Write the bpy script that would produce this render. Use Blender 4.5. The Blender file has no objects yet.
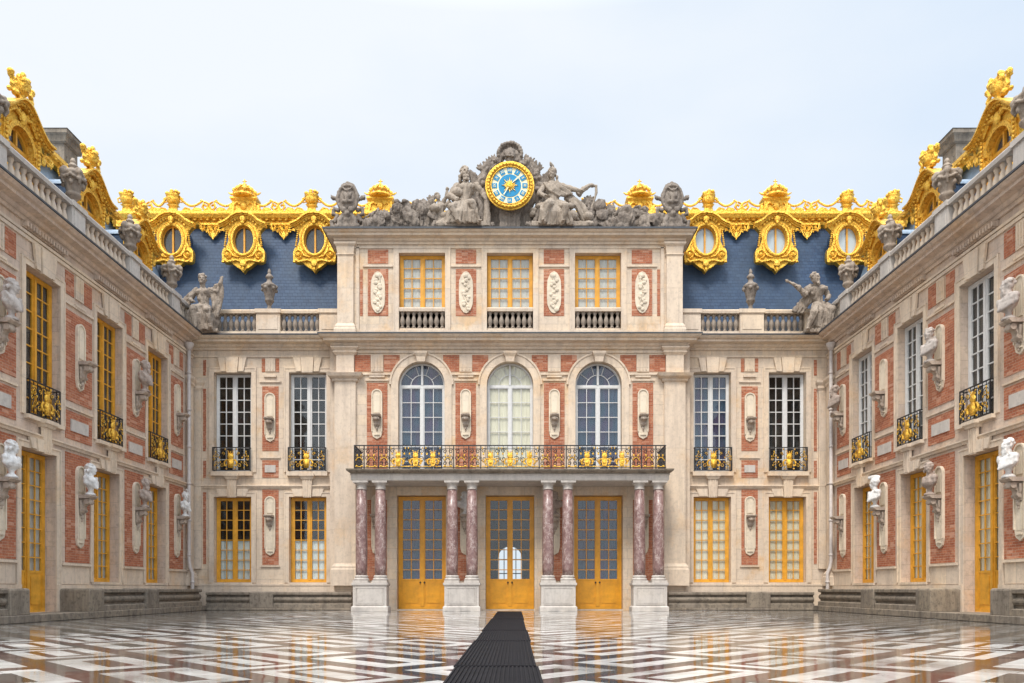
import bpy, bmesh, math, random
from mathutils import Vector, Matrix, noise
RND = random.Random(11)
PI = math.pi
rad = math.radians
S = bpy.context.scene
COL = S.collection

# ---------------------------------------------------------------- mesh builder
class MB:
    def __init__(s): s.v = []; s.f = []
    def add(s, vs, fs, M=None):
        o = len(s.v)
        if M is not None: vs = [tuple(M @ Vector(p)) for p in vs]
        s.v += [tuple(p) for p in vs]; s.f += [tuple(i + o for i in f) for f in fs]
        return s
    def box(s, x0, x1, y0, y1, z0, z1, M=None):
        return s.add([(x0,y0,z0),(x1,y0,z0),(x1,y1,z0),(x0,y1,z0),(x0,y0,z1),(x1,y0,z1),(x1,y1,z1),(x0,y1,z1)],
              [(0,3,2,1),(4,5,6,7),(0,1,5,4),(1,2,6,5),(2,3,7,6),(3,0,4,7)], M)
    def prism(s, pts, a, b, axis='y', M=None):
        # pts polygon in the plane perpendicular to axis, extruded from a to b
        n = len(pts)
        if axis == 'y': V = [(p[0],a,p[1]) for p in pts] + [(p[0],b,p[1]) for p in pts]
        elif axis == 'x': V = [(a,p[0],p[1]) for p in pts] + [(b,p[0],p[1]) for p in pts]
        else: V = [(p[0],p[1],a) for p in pts] + [(p[0],p[1],b) for p in pts]
        F = [tuple(range(n)), tuple(range(2*n-1, n-1, -1))] + [(i,(i+1)%n,(i+1)%n+n,i+n) for i in range(n)]
        return s.add(V, F, M)
    def lathe(s, prof, c=(0,0,0), n=12, M=None, sx=1, sy=1):
        V = []; F = []; k = len(prof)
        for r, z in prof:
            for i in range(n):
                a = 2*PI*i/n; V.append((c[0]+sx*r*math.cos(a), c[1]+sy*r*math.sin(a), c[2]+z))
        for j in range(k-1):
            for i in range(n):
                F.append((j*n+i, j*n+(i+1)%n, (j+1)*n+(i+1)%n, (j+1)*n+i))
        F.append(tuple(range(n-1,-1,-1))); F.append(tuple((k-1)*n+i for i in range(n)))
        return s.add(V, F, M)
    def tube(s, pts, r, n=5, closed=False, M=None):
        pts = [Vector(p) for p in pts]; k = len(pts); V = []; F = []
        rr = r if isinstance(r, (list, tuple)) else [r]*k
        for j, p in enumerate(pts):
            if closed: t = pts[(j+1)%k] - pts[j-1]
            else: t = pts[min(j+1,k-1)] - pts[max(j-1,0)]
            t = t.normalized() if t.length > 1e-9 else Vector((0,0,1))
            up = Vector((0,1,0)) if abs(t.y) < .9 else Vector((1,0,0))
            a = t.cross(up).normalized(); b = t.cross(a)
            for i in range(n):
                th = 2*PI*i/n; V.append(p + a*rr[j]*math.cos(th) + b*rr[j]*math.sin(th))
        m = k if closed else k-1
        for j in range(m):
            for i in range(n):
                j2 = (j+1)%k
                F.append((j*n+i, j*n+(i+1)%n, j2*n+(i+1)%n, j2*n+i))
        if not closed: F.append(tuple(range(n-1,-1,-1))); F.append(tuple((k-1)*n+i for i in range(n)))
        return s.add(V, F, M)
    def ring(s, c, rx, rz, r, n=20, m=6, a0=0, a1=2*PI, M=None):
        closed = abs(a1-a0-2*PI) < 1e-6
        k = n if closed else n+1
        return s.tube([(c[0]+rx*math.cos(a0+(a1-a0)*i/n), c[1], c[2]+rz*math.sin(a0+(a1-a0)*i/n)) for i in range(k)], r, m, closed, M)
    def ell(s, c, r, rot=None, n=8, m=6, M=None):
        if not isinstance(r, (tuple, list)): r = (r,r,r)
        T = Matrix.Translation(c)
        if rot is not None: T = T @ (rot if isinstance(rot, Matrix) else Matrix.Rotation(rot, 4, 'Y'))
        if M is not None: T = M @ T
        V = [(0,0,-r[2])]; F = []
        for j in range(1, m):
            ph = PI*j/m
            for i in range(n):
                a = 2*PI*i/n; V.append((r[0]*math.sin(ph)*math.cos(a), r[1]*math.sin(ph)*math.sin(a), -r[2]*math.cos(ph)))
        V.append((0,0,r[2])); L = len(V)-1
        for i in range(n):
            F.append((0, 1+(i+1)%n, 1+i)); F.append((L, 1+(m-2)*n+i, 1+(m-2)*n+(i+1)%n))
        for j in range(m-2):
            for i in range(n):
                F.append((1+j*n+i, 1+j*n+(i+1)%n, 1+(j+1)*n+(i+1)%n, 1+(j+1)*n+i))
        return s.add(V, F, T)
    def cap(s, p, q, r1, r2=None, n=8):
        r2 = r1 if r2 is None else r2
        p = Vector(p); q = Vector(q); d = q-p; L = max(d.length, 1e-5); d = d/L
        pts = []; rr = []
        for k in range(4):
            a = PI/2*(k+.25)/4.25; pts.append(p - d*r1*math.cos(a)); rr.append(r1*math.sin(a))
        pts.append(p); rr.append(r1); pts.append(q); rr.append(r2)
        for k in range(3,-1,-1):
            a = PI/2*(k+.25)/4.25; pts.append(q + d*r2*math.cos(a)); rr.append(r2*math.sin(a))
        return s.tube(pts, rr, n)
    def mesh(s, name, mat, smooth=False):
        me = bpy.data.meshes.new(name)
        me.from_pydata(s.v, [], s.f); me.validate()
        bm = bmesh.new(); bm.from_mesh(me); bmesh.ops.recalc_face_normals(bm, faces=bm.faces); bm.to_mesh(me); bm.free()
        if smooth:
            for p in me.polygons: p.use_smooth = True
        if mat: me.materials.append(mat)
        return me
    def build(s, name, mat, parent=None, loc=(0,0,0), smooth=False, bevel=0, rotz=0):
        o = link(name, s.mesh(name, mat, smooth), parent, loc, rotz)
        if bevel:
            b = o.modifiers.new('bevel', 'BEVEL'); b.width = bevel; b.segments = 2; b.limit_method = 'ANGLE'
        return o

def link(name, data, parent=None, loc=(0,0,0), rotz=0):
    o = bpy.data.objects.new(name, data); COL.objects.link(o); o.location = loc; o.rotation_euler = (0,0,rotz)
    if parent is not None: o.parent = parent
    return o
def tag(o, label=None, cat=None, group=None, kind=None):
    if label: o['label'] = label
    if cat: o['category'] = cat
    if group: o['group'] = group
    if kind: o['kind'] = kind
    return o
def empty(name, loc=(0,0,0), rotz=0): return link(name, None, None, loc, rotz)
def copy_tree(o, parent=None, kids=None):
    c = o.copy(); COL.objects.link(c); c.parent = parent
    for ch in [k for k in bpy.data.objects if k.parent == o and k is not c]: copy_tree(ch, c)
    return c

def wall_holes(mb, x0, x1, z0, z1, holes, t, y=0):
    """wall front at y, back at y+t, rectangular holes (hx0,hx1,hz0,hz1) with reveals"""
    xs = sorted({x0,x1,*[a for h in holes for a in h[:2]]}); zs = sorted({z0,z1,*[a for h in holes for a in h[2:]]})
    xs = [a for a in xs if x0 <= a <= x1]; zs = [a for a in zs if z0 <= a <= z1]
    def inside(cx, cz): return any(h[0] < cx < h[1] and h[2] < cz < h[3] for h in holes)
    n = len(zs); V = []; F = []; idx = {}
    def vid(i,j,k):
        if (i,j,k) not in idx: idx[(i,j,k)] = len(V); V.append((xs[i], y if k == 0 else y+t, zs[j]))
        return idx[(i,j,k)]
    S_ = {(i,j) for i in range(len(xs)-1) for j in range(n-1) if not inside((xs[i]+xs[i+1])/2, (zs[j]+zs[j+1])/2)}
    for i,j in S_:
        F.append((vid(i,j,0),vid(i+1,j,0),vid(i+1,j+1,0),vid(i,j+1,0)))
        F.append((vid(i,j,1),vid(i,j+1,1),vid(i+1,j+1,1),vid(i+1,j,1)))
        for (di,dj,a,b) in ((-1,0,(i,j),(i,j+1)),(1,0,(i+1,j),(i+1,j+1)),(0,-1,(i,j),(i+1,j)),(0,1,(i,j+1),(i+1,j+1))):
            if (i+di,j+dj) not in S_: F.append((vid(*a,0),vid(*b,0),vid(*b,1),vid(*a,1)))
    return mb.add(V, F)

# ---------------------------------------------------------------- materials
class NT:
    def __init__(s, name):
        s.m = bpy.data.materials.new(name); s.m.use_nodes = True; s.t = s.m.node_tree
        s.b = s.t.nodes['Principled BSDF']; s.out = s.t.nodes['Material Output']
    def n(s, typ, **kw):
        nd = s.t.nodes.new(typ)
        for k, v in kw.items():
            if k in nd.inputs.keys() if isinstance(k, str) else False: s.set(nd.inputs[k], v)
            else: setattr(nd, k, v)
        return nd
    def set(s, inp, v):
        if isinstance(v, bpy.types.NodeSocket): s.t.links.new(v, inp)
        else:
            if hasattr(inp, 'default_value') and isinstance(v, (tuple, list)) and len(v) == 3 and inp.type == 'RGBA': v = (*v, 1)
            inp.default_value = v
    def math(s, op, a, b=None, c=None):
        nd = s.t.nodes.new('ShaderNodeMath'); nd.operation = op; s.set(nd.inputs[0], a)
        if b is not None: s.set(nd.inputs[1], b)
        if c is not None: s.set(nd.inputs[2], c)
        return nd.outputs[0]
    def mix(s, f, a, b, mode='MIX'):
        nd = s.t.nodes.new('ShaderNodeMix'); nd.data_type = 'RGBA'; nd.blend_type = mode
        s.set(nd.inputs[0], f); s.set(nd.inputs[6], a); s.set(nd.inputs[7], b); return nd.outputs[2]
    def ramp(s, f, stops):
        nd = s.t.nodes.new('ShaderNodeValToRGB'); s.set(nd.inputs[0], f); e = nd.color_ramp.elements
        while len(e) < len(stops): e.new(.5)
        for k, (p, c) in enumerate(stops):
            e[k].position = p; e[k].color = (c,c,c,1) if isinstance(c, (int,float)) else (*c,1)
        return nd.outputs[0]
    def coord(s): 
        if not hasattr(s, '_c'): s._c = s.t.nodes.new('ShaderNodeTexCoord').outputs['Object']
        return s._c
    def world(s):
        if not hasattr(s, '_g'): s._g = s.t.nodes.new('ShaderNodeNewGeometry').outputs['Position']
        return s._g
    def noise(s, scale, detail=4, rough=.6, vec=None, sc=None):
        v = vec or s.coord()
        if sc:
            mp = s.t.nodes.new('ShaderNodeMapping'); s.t.links.new(v, mp.inputs[0]); mp.inputs['Scale'].default_value = sc; v = mp.outputs[0]
        nd = s.t.nodes.new('ShaderNodeTexNoise'); s.t.links.new(v, nd.inputs['Vector'])
        nd.inputs['Scale'].default_value = scale; nd.inputs['Detail'].default_value = detail; nd.inputs['Roughness'].default_value = rough
        return nd.outputs['Fac']
    def bump(s, h, strength=.3, dist=.02):
        nd = s.t.nodes.new('ShaderNodeBump'); nd.inputs['Strength'].default_value = strength; nd.inputs['Distance'].default_value = dist
        s.set(nd.inputs['Height'], h); s.t.links.new(nd.outputs[0], s.b.inputs['Normal'])
    def P(s, **kw):
        for k, v in kw.items(): s.set(s.b.inputs[{'base':'Base Color','rough':'Roughness','metal':'Metallic','spec':'Specular IOR Level','coat':'Coat Weight'}[k]], v)
        return s
    def wallvec(s):
        sp = s.n('ShaderNodeSeparateXYZ'); s.t.links.new(s.coord(), sp.inputs[0])
        cb = s.n('ShaderNodeCombineXYZ'); s.t.links.new(s.math('ADD', sp.outputs[0], sp.outputs[1]), cb.inputs[0]); s.t.links.new(sp.outputs[2], cb.inputs[1])
        return cb.outputs[0]
    def brick(s, w, h, mortar, c1, c2, cm, off=.5, smooth=.1, bias=0):
        nd = s.n('ShaderNodeTexBrick'); s.t.links.new(s.wallvec(), nd.inputs['Vector'])
        nd.offset = off
        for k, v in (('Scale',1),('Brick Width',w),('Row Height',h),('Mortar Size',mortar),('Mortar Smooth',smooth),('Bias',bias)): nd.inputs[k].default_value = v
        for k, v in (('Color1',c1),('Color2',c2),('Mortar',cm)): nd.inputs[k].default_value = (*v,1)
        return nd

def mul(c, k): return tuple(x*k for x in c)
def m_stone(name, c, blocks=(1.05,.42), stain=.5, dark=.0):
    t = NT(name)
    if blocks:
        br = t.brick(blocks[0], blocks[1], .006, mul(c,.97), mul((c[0],c[1]*.97,c[2]*.9),1.08), mul(c,.62), smooth=.3)
        col = br.outputs['Color']; fac = br.outputs['Fac']
    else: col = (*c,1); fac = None
    st = t.ramp(t.noise(.62,6,.68), [(.53,0.),(.64,1.)])
    col = t.mix(t.math('MULTIPLY', st, min(1,stain*1.3)), col, (c[0]*.98, c[1]*.74, c[2]*.44))
    g1 = t.ramp(t.noise(1.1,6,.7), [(.42,.0),(.62,1.)])
    col = t.mix(t.math('MULTIPLY', g1, .28), col, mul((c[0]*.97,c[1]*.95,c[2]*1.0),.74))
    streak = t.ramp(t.noise(3.0,7,.75,sc=(1,1,.16)), [(.44,.0),(.68,1.)])
    col = t.mix(t.math('MULTIPLY', streak, min(.95,.42+dark)), col, mul((c[0]*.98,c[1]*.95,c[2]*.96),.48))
    blot = t.ramp(t.noise(7,6,.75), [(.50,0.),(.66,1.)])
    col = t.mix(t.math('MULTIPLY', blot, min(.95,.32+dark)), col, mul(c,.42))
    t.P(base=col, rough=.82, spec=.25)
    h = t.noise(26,5,.7)
    if fac is not None: h = t.math('SUBTRACT', h, t.math('MULTIPLY', fac, 1.4))
    t.bump(h, .45, .012)
    return t.m
def m_brick():
    t = NT('brick')
    br = t.brick(.24,.075,.008,(.32,.098,.050),(.49,.175,.090),(.46,.30,.21), smooth=.25)
    col = t.mix(t.ramp(t.noise(1.3,5,.65),[(.4,0.),(.7,.55)]), br.outputs['Color'], (.38,.13,.07))
    col = t.mix(t.ramp(t.noise(4,6,.75),[(.50,0.),(.68,.65)]), col, (.57,.29,.165))
    col = t.mix(t.ramp(t.noise(9,5,.75,sc=(1,1,1.6)),[(.50,0.),(.66,.6)]), col, (.23,.065,.042))
    wn = t.n('ShaderNodeTexWhiteNoise'); sn = t.n('ShaderNodeVectorMath'); sn.operation = 'SNAP'; t.t.links.new(t.wallvec(), sn.inputs[0]); sn.inputs[1].default_value = (.24,.075,1); t.t.links.new(sn.outputs[0], wn.inputs['Vector'])
    col = t.mix(t.ramp(wn.outputs['Value'],[(.8,0.),(.95,.5)]), col, (.66,.40,.28))
    t.P(base=col, rough=.85, spec=.2)
    t.bump(t.math('SUBTRACT', t.noise(30,3), t.math('MULTIPLY', br.outputs['Fac'], 1.3)), .6, .012); return t.m
def m_plain(name, c, rough=.5, metal=0, var=.15, bs=0, nscale=6, spec=.5, bd=.01):
    t = NT(name)
    col = t.mix(t.ramp(t.noise(nscale,5,.65),[(.35,0.),(.7,1.)]), mul(c,1+var*.5), mul(c,1-var))
    t.P(base=col, rough=rough, metal=metal, spec=spec)
    if bs: t.bump(t.noise(nscale*4,4,.7), bs, bd)
    return t.m
def m_gold(name='gilt', b=1.0):
    t = NT(name)
    f = t.noise(7,5,.7)
    col = t.mix(t.ramp(f,[(.35,0.),(.7,1.)]), (.97*b,.64*b,.12*b), (.80*b,.43*b,.05*b))
    col = t.mix(t.ramp(t.noise(13,5,.75),[(.52,0.),(.64,.9)]), col, (.36*b,.16*b,.025*b))  # random dark tarnish, also standing in for shade in the carved recesses
    t.P(base=col, rough=t.ramp(f,[(.3,.30),(.7,.5)]), metal=.92, spec=.5)
    t.bump(t.noise(17,5,.72), .85, .055); return t.m
def m_marble():
    t = NT('rance_marble')
    w = t.noise(3,4,.6,sc=(1,1,.6))
    n1 = t.noise(6,6,.75)
    col = t.ramp(n1, [(.3,(.12,.06,.055)),(.48,(.23,.135,.122)),(.58,(.30,.20,.18)),(.72,(.47,.39,.35))])
    v = t.math('ABSOLUTE', t.math('SUBTRACT', t.noise(3.2,8,.62,sc=(1,1,.5)), .5))
    col = t.mix(t.ramp(v,[(0,.7),(.013,0.)]), col, (.72,.62,.56))
    t.P(base=col, rough=.32, spec=.5); return t.m
def m_slate():
    t = NT('slate')
    br = t.brick(.22,.15,.007,(.032,.062,.125),(.05,.09,.165),(.02,.036,.066), smooth=.2)
    col = t.mix(t.ramp(t.noise(.8,5,.6,sc=(1,1,.4)),[(.35,0.),(.7,.7)]), br.outputs['Color'], (.055,.085,.13))
    col = t.mix(t.ramp(t.noise(3.5,6,.75),[(.5,0.),(.7,.55)]), col, (.03,.045,.075))
    t.P(base=col, rough=.55, spec=.3); t.bump(t.math('MULTIPLY', br.outputs['Fac'], -1), .6, .015); return t.m
def m_glass():
    t = NT('window_glass'); n = t.t.nodes
    tr = n.new('ShaderNodeBsdfTransparent'); tr.inputs[0].default_value = (.95,.96,.95,1)
    gl = n.new('ShaderNodeBsdfGlossy'); gl.inputs['Roughness'].default_value = .03
    fr = n.new('ShaderNodeLayerWeight'); fr.inputs['Blend'].default_value = .5
    mx = n.new('ShaderNodeMixShader'); t.t.links.new(t.math('MULTIPLY_ADD', t.math('POWER', fr.outputs['Facing'], 4.5), .8, .045), mx.inputs[0])
    t.t.links.new(tr.outputs[0], mx.inputs[1]); t.t.links.new(gl.outputs[0], mx.inputs[2]); t.t.links.new(mx.outputs[0], t.out.inputs[0])
    return t.m
def m_floor():
    t = NT('wet_marble_paving')
    sp = t.n('ShaderNodeSeparateXYZ'); t.t.links.new(t.coord(), sp.inputs[0])
    x = t.math('ABSOLUTE', sp.outputs[0]); y = sp.outputs[1]
    u = t.math('MULTIPLY', t.math('ADD', x, y), .7071); v = t.math('MULTIPLY', t.math('SUBTRACT', x, y), .7071)
    W, H = 1.92, 1.2
    row = t.math('FLOOR', t.math('DIVIDE', v, H))
    us = t.math('ADD', u, t.math('MULTIPLY', row, W*.5))
    col_ = t.math('FLOOR', t.math('DIVIDE', us, W))
    lu = t.math('SUBTRACT', us, t.math('MULTIPLY', col_, W)); lv = t.math('SUBTRACT', v, t.math('MULTIPLY', row, H))
    du = t.math('MINIMUM', lu, t.math('SUBTRACT', W, lu)); dv = t.math('MINIMUM', lv, t.math('SUBTRACT', H, lv))
    e = t.math('MINIMUM', du, dv)
    white = t.math('MULTIPLY', t.math('GREATER_THAN', e, .165), t.math('LESS_THAN', e, .455))
    cv_ = t.n('ShaderNodeCombineXYZ'); t.t.links.new(row, cv_.inputs[0]); t.t.links.new(col_, cv_.inputs[1]); wv_ = t.n('ShaderNodeTexWhiteNoise'); t.t.links.new(cv_.outputs[0], wv_.inputs['Vector'])
    alt = t.math('MAXIMUM', t.math('MULTIPLY', t.math('GREATER_THAN', e, .12), t.math('LESS_THAN', e, .32)), t.math('MULTIPLY', t.math('GREATER_THAN', e, .46), t.math('LESS_THAN', e, .60)))
    pick = t.math('GREATER_THAN', wv_.outputs['Value'], .76)
    white = t.math('ADD', t.math('MULTIPLY', white, t.math('SUBTRACT', 1, pick)), t.math('MULTIPLY', alt, pick))
    cb = t.n('ShaderNodeCombineXYZ'); t.t.links.new(row, cb.inputs[0]); t.t.links.new(col_, cb.inputs[1])
    t.t.links.new(t.math('LESS_THAN', e, .2), cb.inputs[2])
    wn = t.n('ShaderNodeTexWhiteNoise'); t.t.links.new(cb.outputs[0], wn.inputs['Vector'])
    dk = t.mix(t.math('GREATER_THAN', wn.outputs['Value'], .5), (.022,.021,.024), (.066,.028,.026))
    dk = t.mix(t.ramp(t.noise(3,6,.7),[(.5,0.),(.75,.5)]), dk, (.11,.085,.078))
    wt = t.mix(t.ramp(t.noise(2,6,.7),[(.35,0.),(.75,.8)]), (.74,.72,.68), (.42,.395,.365))
    col = t.mix(white, dk, wt)
    g = t.math('MINIMUM', t.math('PINGPONG', u, .315), t.math('PINGPONG', v, .315))
    col = t.mix(t.math('MULTIPLY', t.math('LESS_THAN', g, .006), .6), col, (.07,.065,.06))
    # ground-in grime near the walls where nobody walks
    sp2 = t.math('ABSOLUTE', sp.outputs[0]); far = t.math('MULTIPLY', t.math('MAXIMUM', t.math('SUBTRACT', sp2, 7.5), 0), .12)
    gr = t.ramp(t.math('ADD', t.noise(.35,5,.65), far),[(.44,0.),(.66,.8)])
    col = t.mix(gr, col, (.085,.075,.062))
    wet = t.noise(.55,5,.6)
    rg = t.ramp(wet, [(.35,.04),(.60,.11),(.75,.26)])
    t.P(base=col, rough=rg, spec=.5)
    t.b.inputs['IOR'].default_value = 1.27
    # each slab lies at its own slight tilt, so reflections break at the joints
    cu = t.math('FLOOR', t.math('DIVIDE', u, .63)); cv = t.math('FLOOR', t.math('DIVIDE', v, .63))
    cc = t.n('ShaderNodeCombineXYZ'); t.t.links.new(cu, cc.inputs[0]); t.t.links.new(cv, cc.inputs[1]); t.t.links.new(sp.outputs[0], cc.inputs[2]); cc.inputs[2].default_value = 0
    t.t.links.remove(cc.inputs[2].links[0])
    w2 = t.n('ShaderNodeTexWhiteNoise'); t.t.links.new(cc.outputs[0], w2.inputs['Vector']); s2 = t.n('ShaderNodeSeparateColor'); t.t.links.new(w2.outputs['Color'], s2.inputs[0])
    fu = t.math('SUBTRACT', u, t.math('MULTIPLY', cu, .63)); fv = t.math('SUBTRACT', v, t.math('MULTIPLY', cv, .63))
    tilt = t.math('ADD', t.math('MULTIPLY', t.math('SUBTRACT', s2.outputs[0], .5), fu), t.math('MULTIPLY', t.math('SUBTRACT', s2.outputs[1], .5), fv))
    t.bump(t.math('ADD', t.math('ADD', t.math('MULTIPLY', t.noise(2.2,4,.55), .002), t.math('MULTIPLY', tilt, .007)), t.math('MULTIPLY', t.math('LESS_THAN', g, .008), -.002)), 1.0, 1.0)
    return t.m
def m_cloth(name, c, c2=None):
    t = NT(name)
    wv = t.noise(7,3,.5,sc=(1,1,.06))
    cc = t.mix(wv, mul(c,.85), mul(c,1.1))
    if c2: cc = t.mix(t.ramp(t.noise(1.1,2,.5,sc=(1.6,1,.5)),[(.4,0.),(.62,1.)]), cc, c2)
    t.P(base=cc, rough=.9, spec=.1); t.bump(wv,.6,.04); return t.m

M = dict(
 stone=m_stone('limestone', (.69,.565,.44)),
 trim=m_stone('limestone_trim', (.71,.585,.46), blocks=(1.6,3.3), stain=.3),
 wing=m_stone('wing_limestone', (.63,.505,.41), stain=.35, dark=.1),
 pale=m_stone('pale_marble', (.58,.53,.475), blocks=None, stain=.06),
 base=m_stone('plinth_stone', (.55,.50,.44), blocks=(1.3,.6), stain=.1, dark=.15),
 bench=m_stone('weathered_bench_stone', (.28,.235,.185), blocks=(1.4,.9), stain=.1, dark=.62),
 plaque=m_stone('plaque_marble', (.76,.65,.50), blocks=None, stain=.1),
 bracket=m_stone('bracket_stone', (.50,.41,.33), blocks=None, stain=.1, dark=.3),
 statue=m_stone('carved_stone', (.36,.295,.235), blocks=None, stain=.12, dark=.35),
 dstatue=m_stone('weathered_carved_stone', (.27,.225,.185), blocks=None, stain=.08, dark=.5),
 pbust=m_stone('pale_grey_bust_marble', (.56,.50,.45), blocks=None, stain=.05, dark=.25),
 figure=m_stone('carved_figure_stone', (.38,.315,.25), blocks=None, stain=.1, dark=.25),
 gbust=m_stone('grey_bust_marble', (.46,.37,.31), blocks=None, stain=.05, dark=.35),
 wbust=m_plain('white_bust_marble', (.72,.70,.67), .55, var=.35, bs=.3, nscale=5),
 brick=m_brick(), marble=m_marble(), slate=m_slate(), glass=m_glass(), floor=m_floor(),
 gold=m_gold(), 
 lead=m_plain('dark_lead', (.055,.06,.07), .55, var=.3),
 hood=m_plain('blue_grey_lead', (.30,.40,.52), .5, var=.25),
 yellow=m_plain('yellow_paint', (.70,.335,.03), .5, var=.28, nscale=3),
 door=m_plain('door_yellow_paint', (.68,.30,.010), .42, var=.24, nscale=2.5),
 white=m_plain('white_paint', (.66,.65,.63), .5, var=.1),
 iron=m_plain('black_iron', (.018,.018,.02), .45, var=.3),
 dark=m_plain('dark_interior', (.022,.021,.022), .8, var=.3),
 rubber=m_plain('black_rubber', (.011,.010,.012), .75, var=.4, nscale=3, spec=.15),
 pipe=m_plain('grey_drainpipe_paint', (.55,.49,.45), .5, var=.15),
 cream=m_cloth('cream_blind', (.82,.76,.60)), pane_backing=m_cloth('white_curtain', (.72,.78,.78)),
 grey=m_cloth('grey_blind', (.62,.60,.56)), pgrey=m_cloth('pale_grey_blind', (.60,.58,.54)), blue=m_cloth('blue_pane_reflection', (.045,.085,.14), (.075,.055,.12)), violet=m_cloth('violet_pane_reflection', (.20,.15,.30)),  # blue and violet: colours of pane reflections, painted on a sheet behind the glass
 dim=m_cloth('dim_drape', (.07,.068,.07)), sky=m_cloth('pale_blue_blind', (.62,.68,.74)),
 ground=m_plain('far_cobbles', (.20,.19,.175), .7, var=.3, bs=.4),
 dialblue=m_plain('dial_blue_enamel', (.0,.23,.46), .35, var=.1), ivory=m_plain('dial_ivory', (.86,.80,.52), .5, var=.05),
)
CLOUD_BACK, SUN_E, EXPO = .55, 2.8, 0.08
# ---------------------------------------------------------------- windows and doors (origin bottom centre, front faces -y)
WC = {}
def window(parent, name, x, y, z0, w, h, cols, rows, mat, backing=None, bfrac=1.0, kick=0, arch=False, ft=.075, mid=.1, mt=.032, handle=False):
    """cols per leaf, two leaves; backing = cloth or reflection-tinted sheet behind the glass; kick = solid lower panel height"""
    key = (w,h,cols,rows,mat,kick,arch,ft,mid,mt)
    r = w/2
    top = h - r if arch else h
    if key not in WC:
        mb = MB(); d = .09
        mb.box(-w/2, -w/2+ft, 0, d, 0, top); mb.box(w/2-ft, w/2, 0, d, 0, top)
        mb.box(-w/2+ft, w/2-ft, 0, d, 0, ft)
        if not arch: mb.box(-w/2+ft, w/2-ft, 0, d, h-ft, h)
        else: mb.box(-w/2+ft, w/2-ft, 0, d, top-.06, top+.05)
        mb.box(-mid/2, mid/2, -.022, d-.01, ft, top-(.06 if arch else ft))
        for s in (-1,1):
            a, b = (mid/2, w/2-ft)
            # leaf stiles
            for q in (a, b-.05): mb.box(min(s*q, s*(q+.05)), max(s*q, s*(q+.05)), .012, d-.02, ft, top-(.06 if arch else ft))
            ia, ib = a+.05, b-.05
            z_lo = ft+kick; z_hi = top-(.06 if arch else ft)
            for c in range(1, cols):
                q = ia+(ib-ia)*c/cols; mb.box(min(s*q-mt/2, s*q+mt/2), s*q+mt/2, .02, d-.03, z_lo, z_hi)
            for k in range(0, rows+1):
                z = z_lo+(z_hi-z_lo)*k/rows; tt = mt/2 if 0 < k < rows else .035
                mb.box(min(s*ia,s*ib), max(s*ia,s*ib), .018, d-.032, z-tt, z+tt)
            if kick:
                mb.box(min(s*ia,s*ib), max(s*ia,s*ib), .03, d-.01, ft, z_lo-.035)
                mb.box(min(s*(ia+.07),s*(ib-.07)), max(s*(ia+.07),s*(ib-.07)), .012, .03, ft+.12, z_lo-.13)
        if arch:
            cz = top
            n = 20; fan = w > 1.2
            def arc(ra, rb, y0, y1, a0=0, a1=PI):
                pts = [(ra*math.cos(a0+(a1-a0)*i/n), cz+ra*math.sin(a0+(a1-a0)*i/n)) for i in range(n+1)]
                pts += [(rb*math.cos(a1-(a1-a0)*i/n), cz+rb*math.sin(a1-(a1-a0)*i/n)) for i in range(n+1)]
                for i in range(n):
                    mb.prism([pts[i], pts[i+1], pts[2*n-i], pts[2*n+1-i]], y0, y1)
            arc(r, r-ft, 0, d)
            if fan: arc(r*.52, r*.52-mt, .02, d-.03)
            mb.box(-mid/2, mid/2, -.02, d-.02, cz+.05, cz+r-ft+.01)
            for a in ((36, 72, 108, 144) if fan else ()):
                ca, sa = math.cos(rad(a)), math.sin(rad(a))
                mb.tube([(ca*r*.5, .045, cz+sa*r*.5), (ca*(r-ft*.6), .045, cz+sa*(r-ft*.6))], mt*.55, 4)
        me = mb.mesh(name, M[mat])
        pm = MB()
        z1 = top
        if arch:
            n = 16; pts = [(-(w/2-.03), ft+kick), (w/2-.03, ft+kick)] + [((r-.03)*math.cos(PI*i/n), top+(r-.03)*math.sin(PI*i/n)) for i in range(n+1)]
            pm.prism(pts, .05, .058)
        else: pm.box(-w/2+.03, w/2-.03, .05, .058, ft+kick, h-.03)
        WC[key] = (me, pm.mesh('pane', M['glass']))
    me, pm = WC[key]
    o = link(name, me, parent, (x, y, z0))
    link('pane', pm, o)
    if backing:
        kb = (key, backing, bfrac)
        if kb not in WC:
            cm = MB(); hh = (h - kick)*bfrac; N = 14
            for s in (-1,1):
                pts = []
                for i in range(N+1):
                    q = .04 + (w/2-.06)*i/N; pts.append((s*q, .10+.012*math.sin(i*2.3+s)))
                for i in range(N):
                    (xa,ya),(xb,yb) = pts[i], pts[i+1]
                    za = kick+.05; zb = kick+hh-.04
                    cm.add([(xa,ya,za),(xb,yb,za),(xb,yb,zb),(xa,ya,zb),(xa,ya+.012,za),(xb,yb+.012,za),(xb,yb+.012,zb),(xa,ya+.012,zb)],
                           [(0,1,2,3),(4,7,6,5),(0,4,5,1),(3,2,6,7),(0,3,7,4),(1,5,6,2)])
            WC[kb] = cm.mesh('pane_backing', M[backing])
        link('pane_backing', WC[kb], o)
    if handle:
        hb = MB()
        for s in (-1,1):
            hb.lathe([(.012,-.02),(.035,-.018),(.04,0),(.03,.03),(.02,.05)], (0,0,0), 10, Matrix.Translation((s*.085,-.02,kick+.02)) @ Matrix.Rotation(PI/2,4,'X'))
        hb.build('handle', M['iron'], o, smooth=True)
    return o

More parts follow.
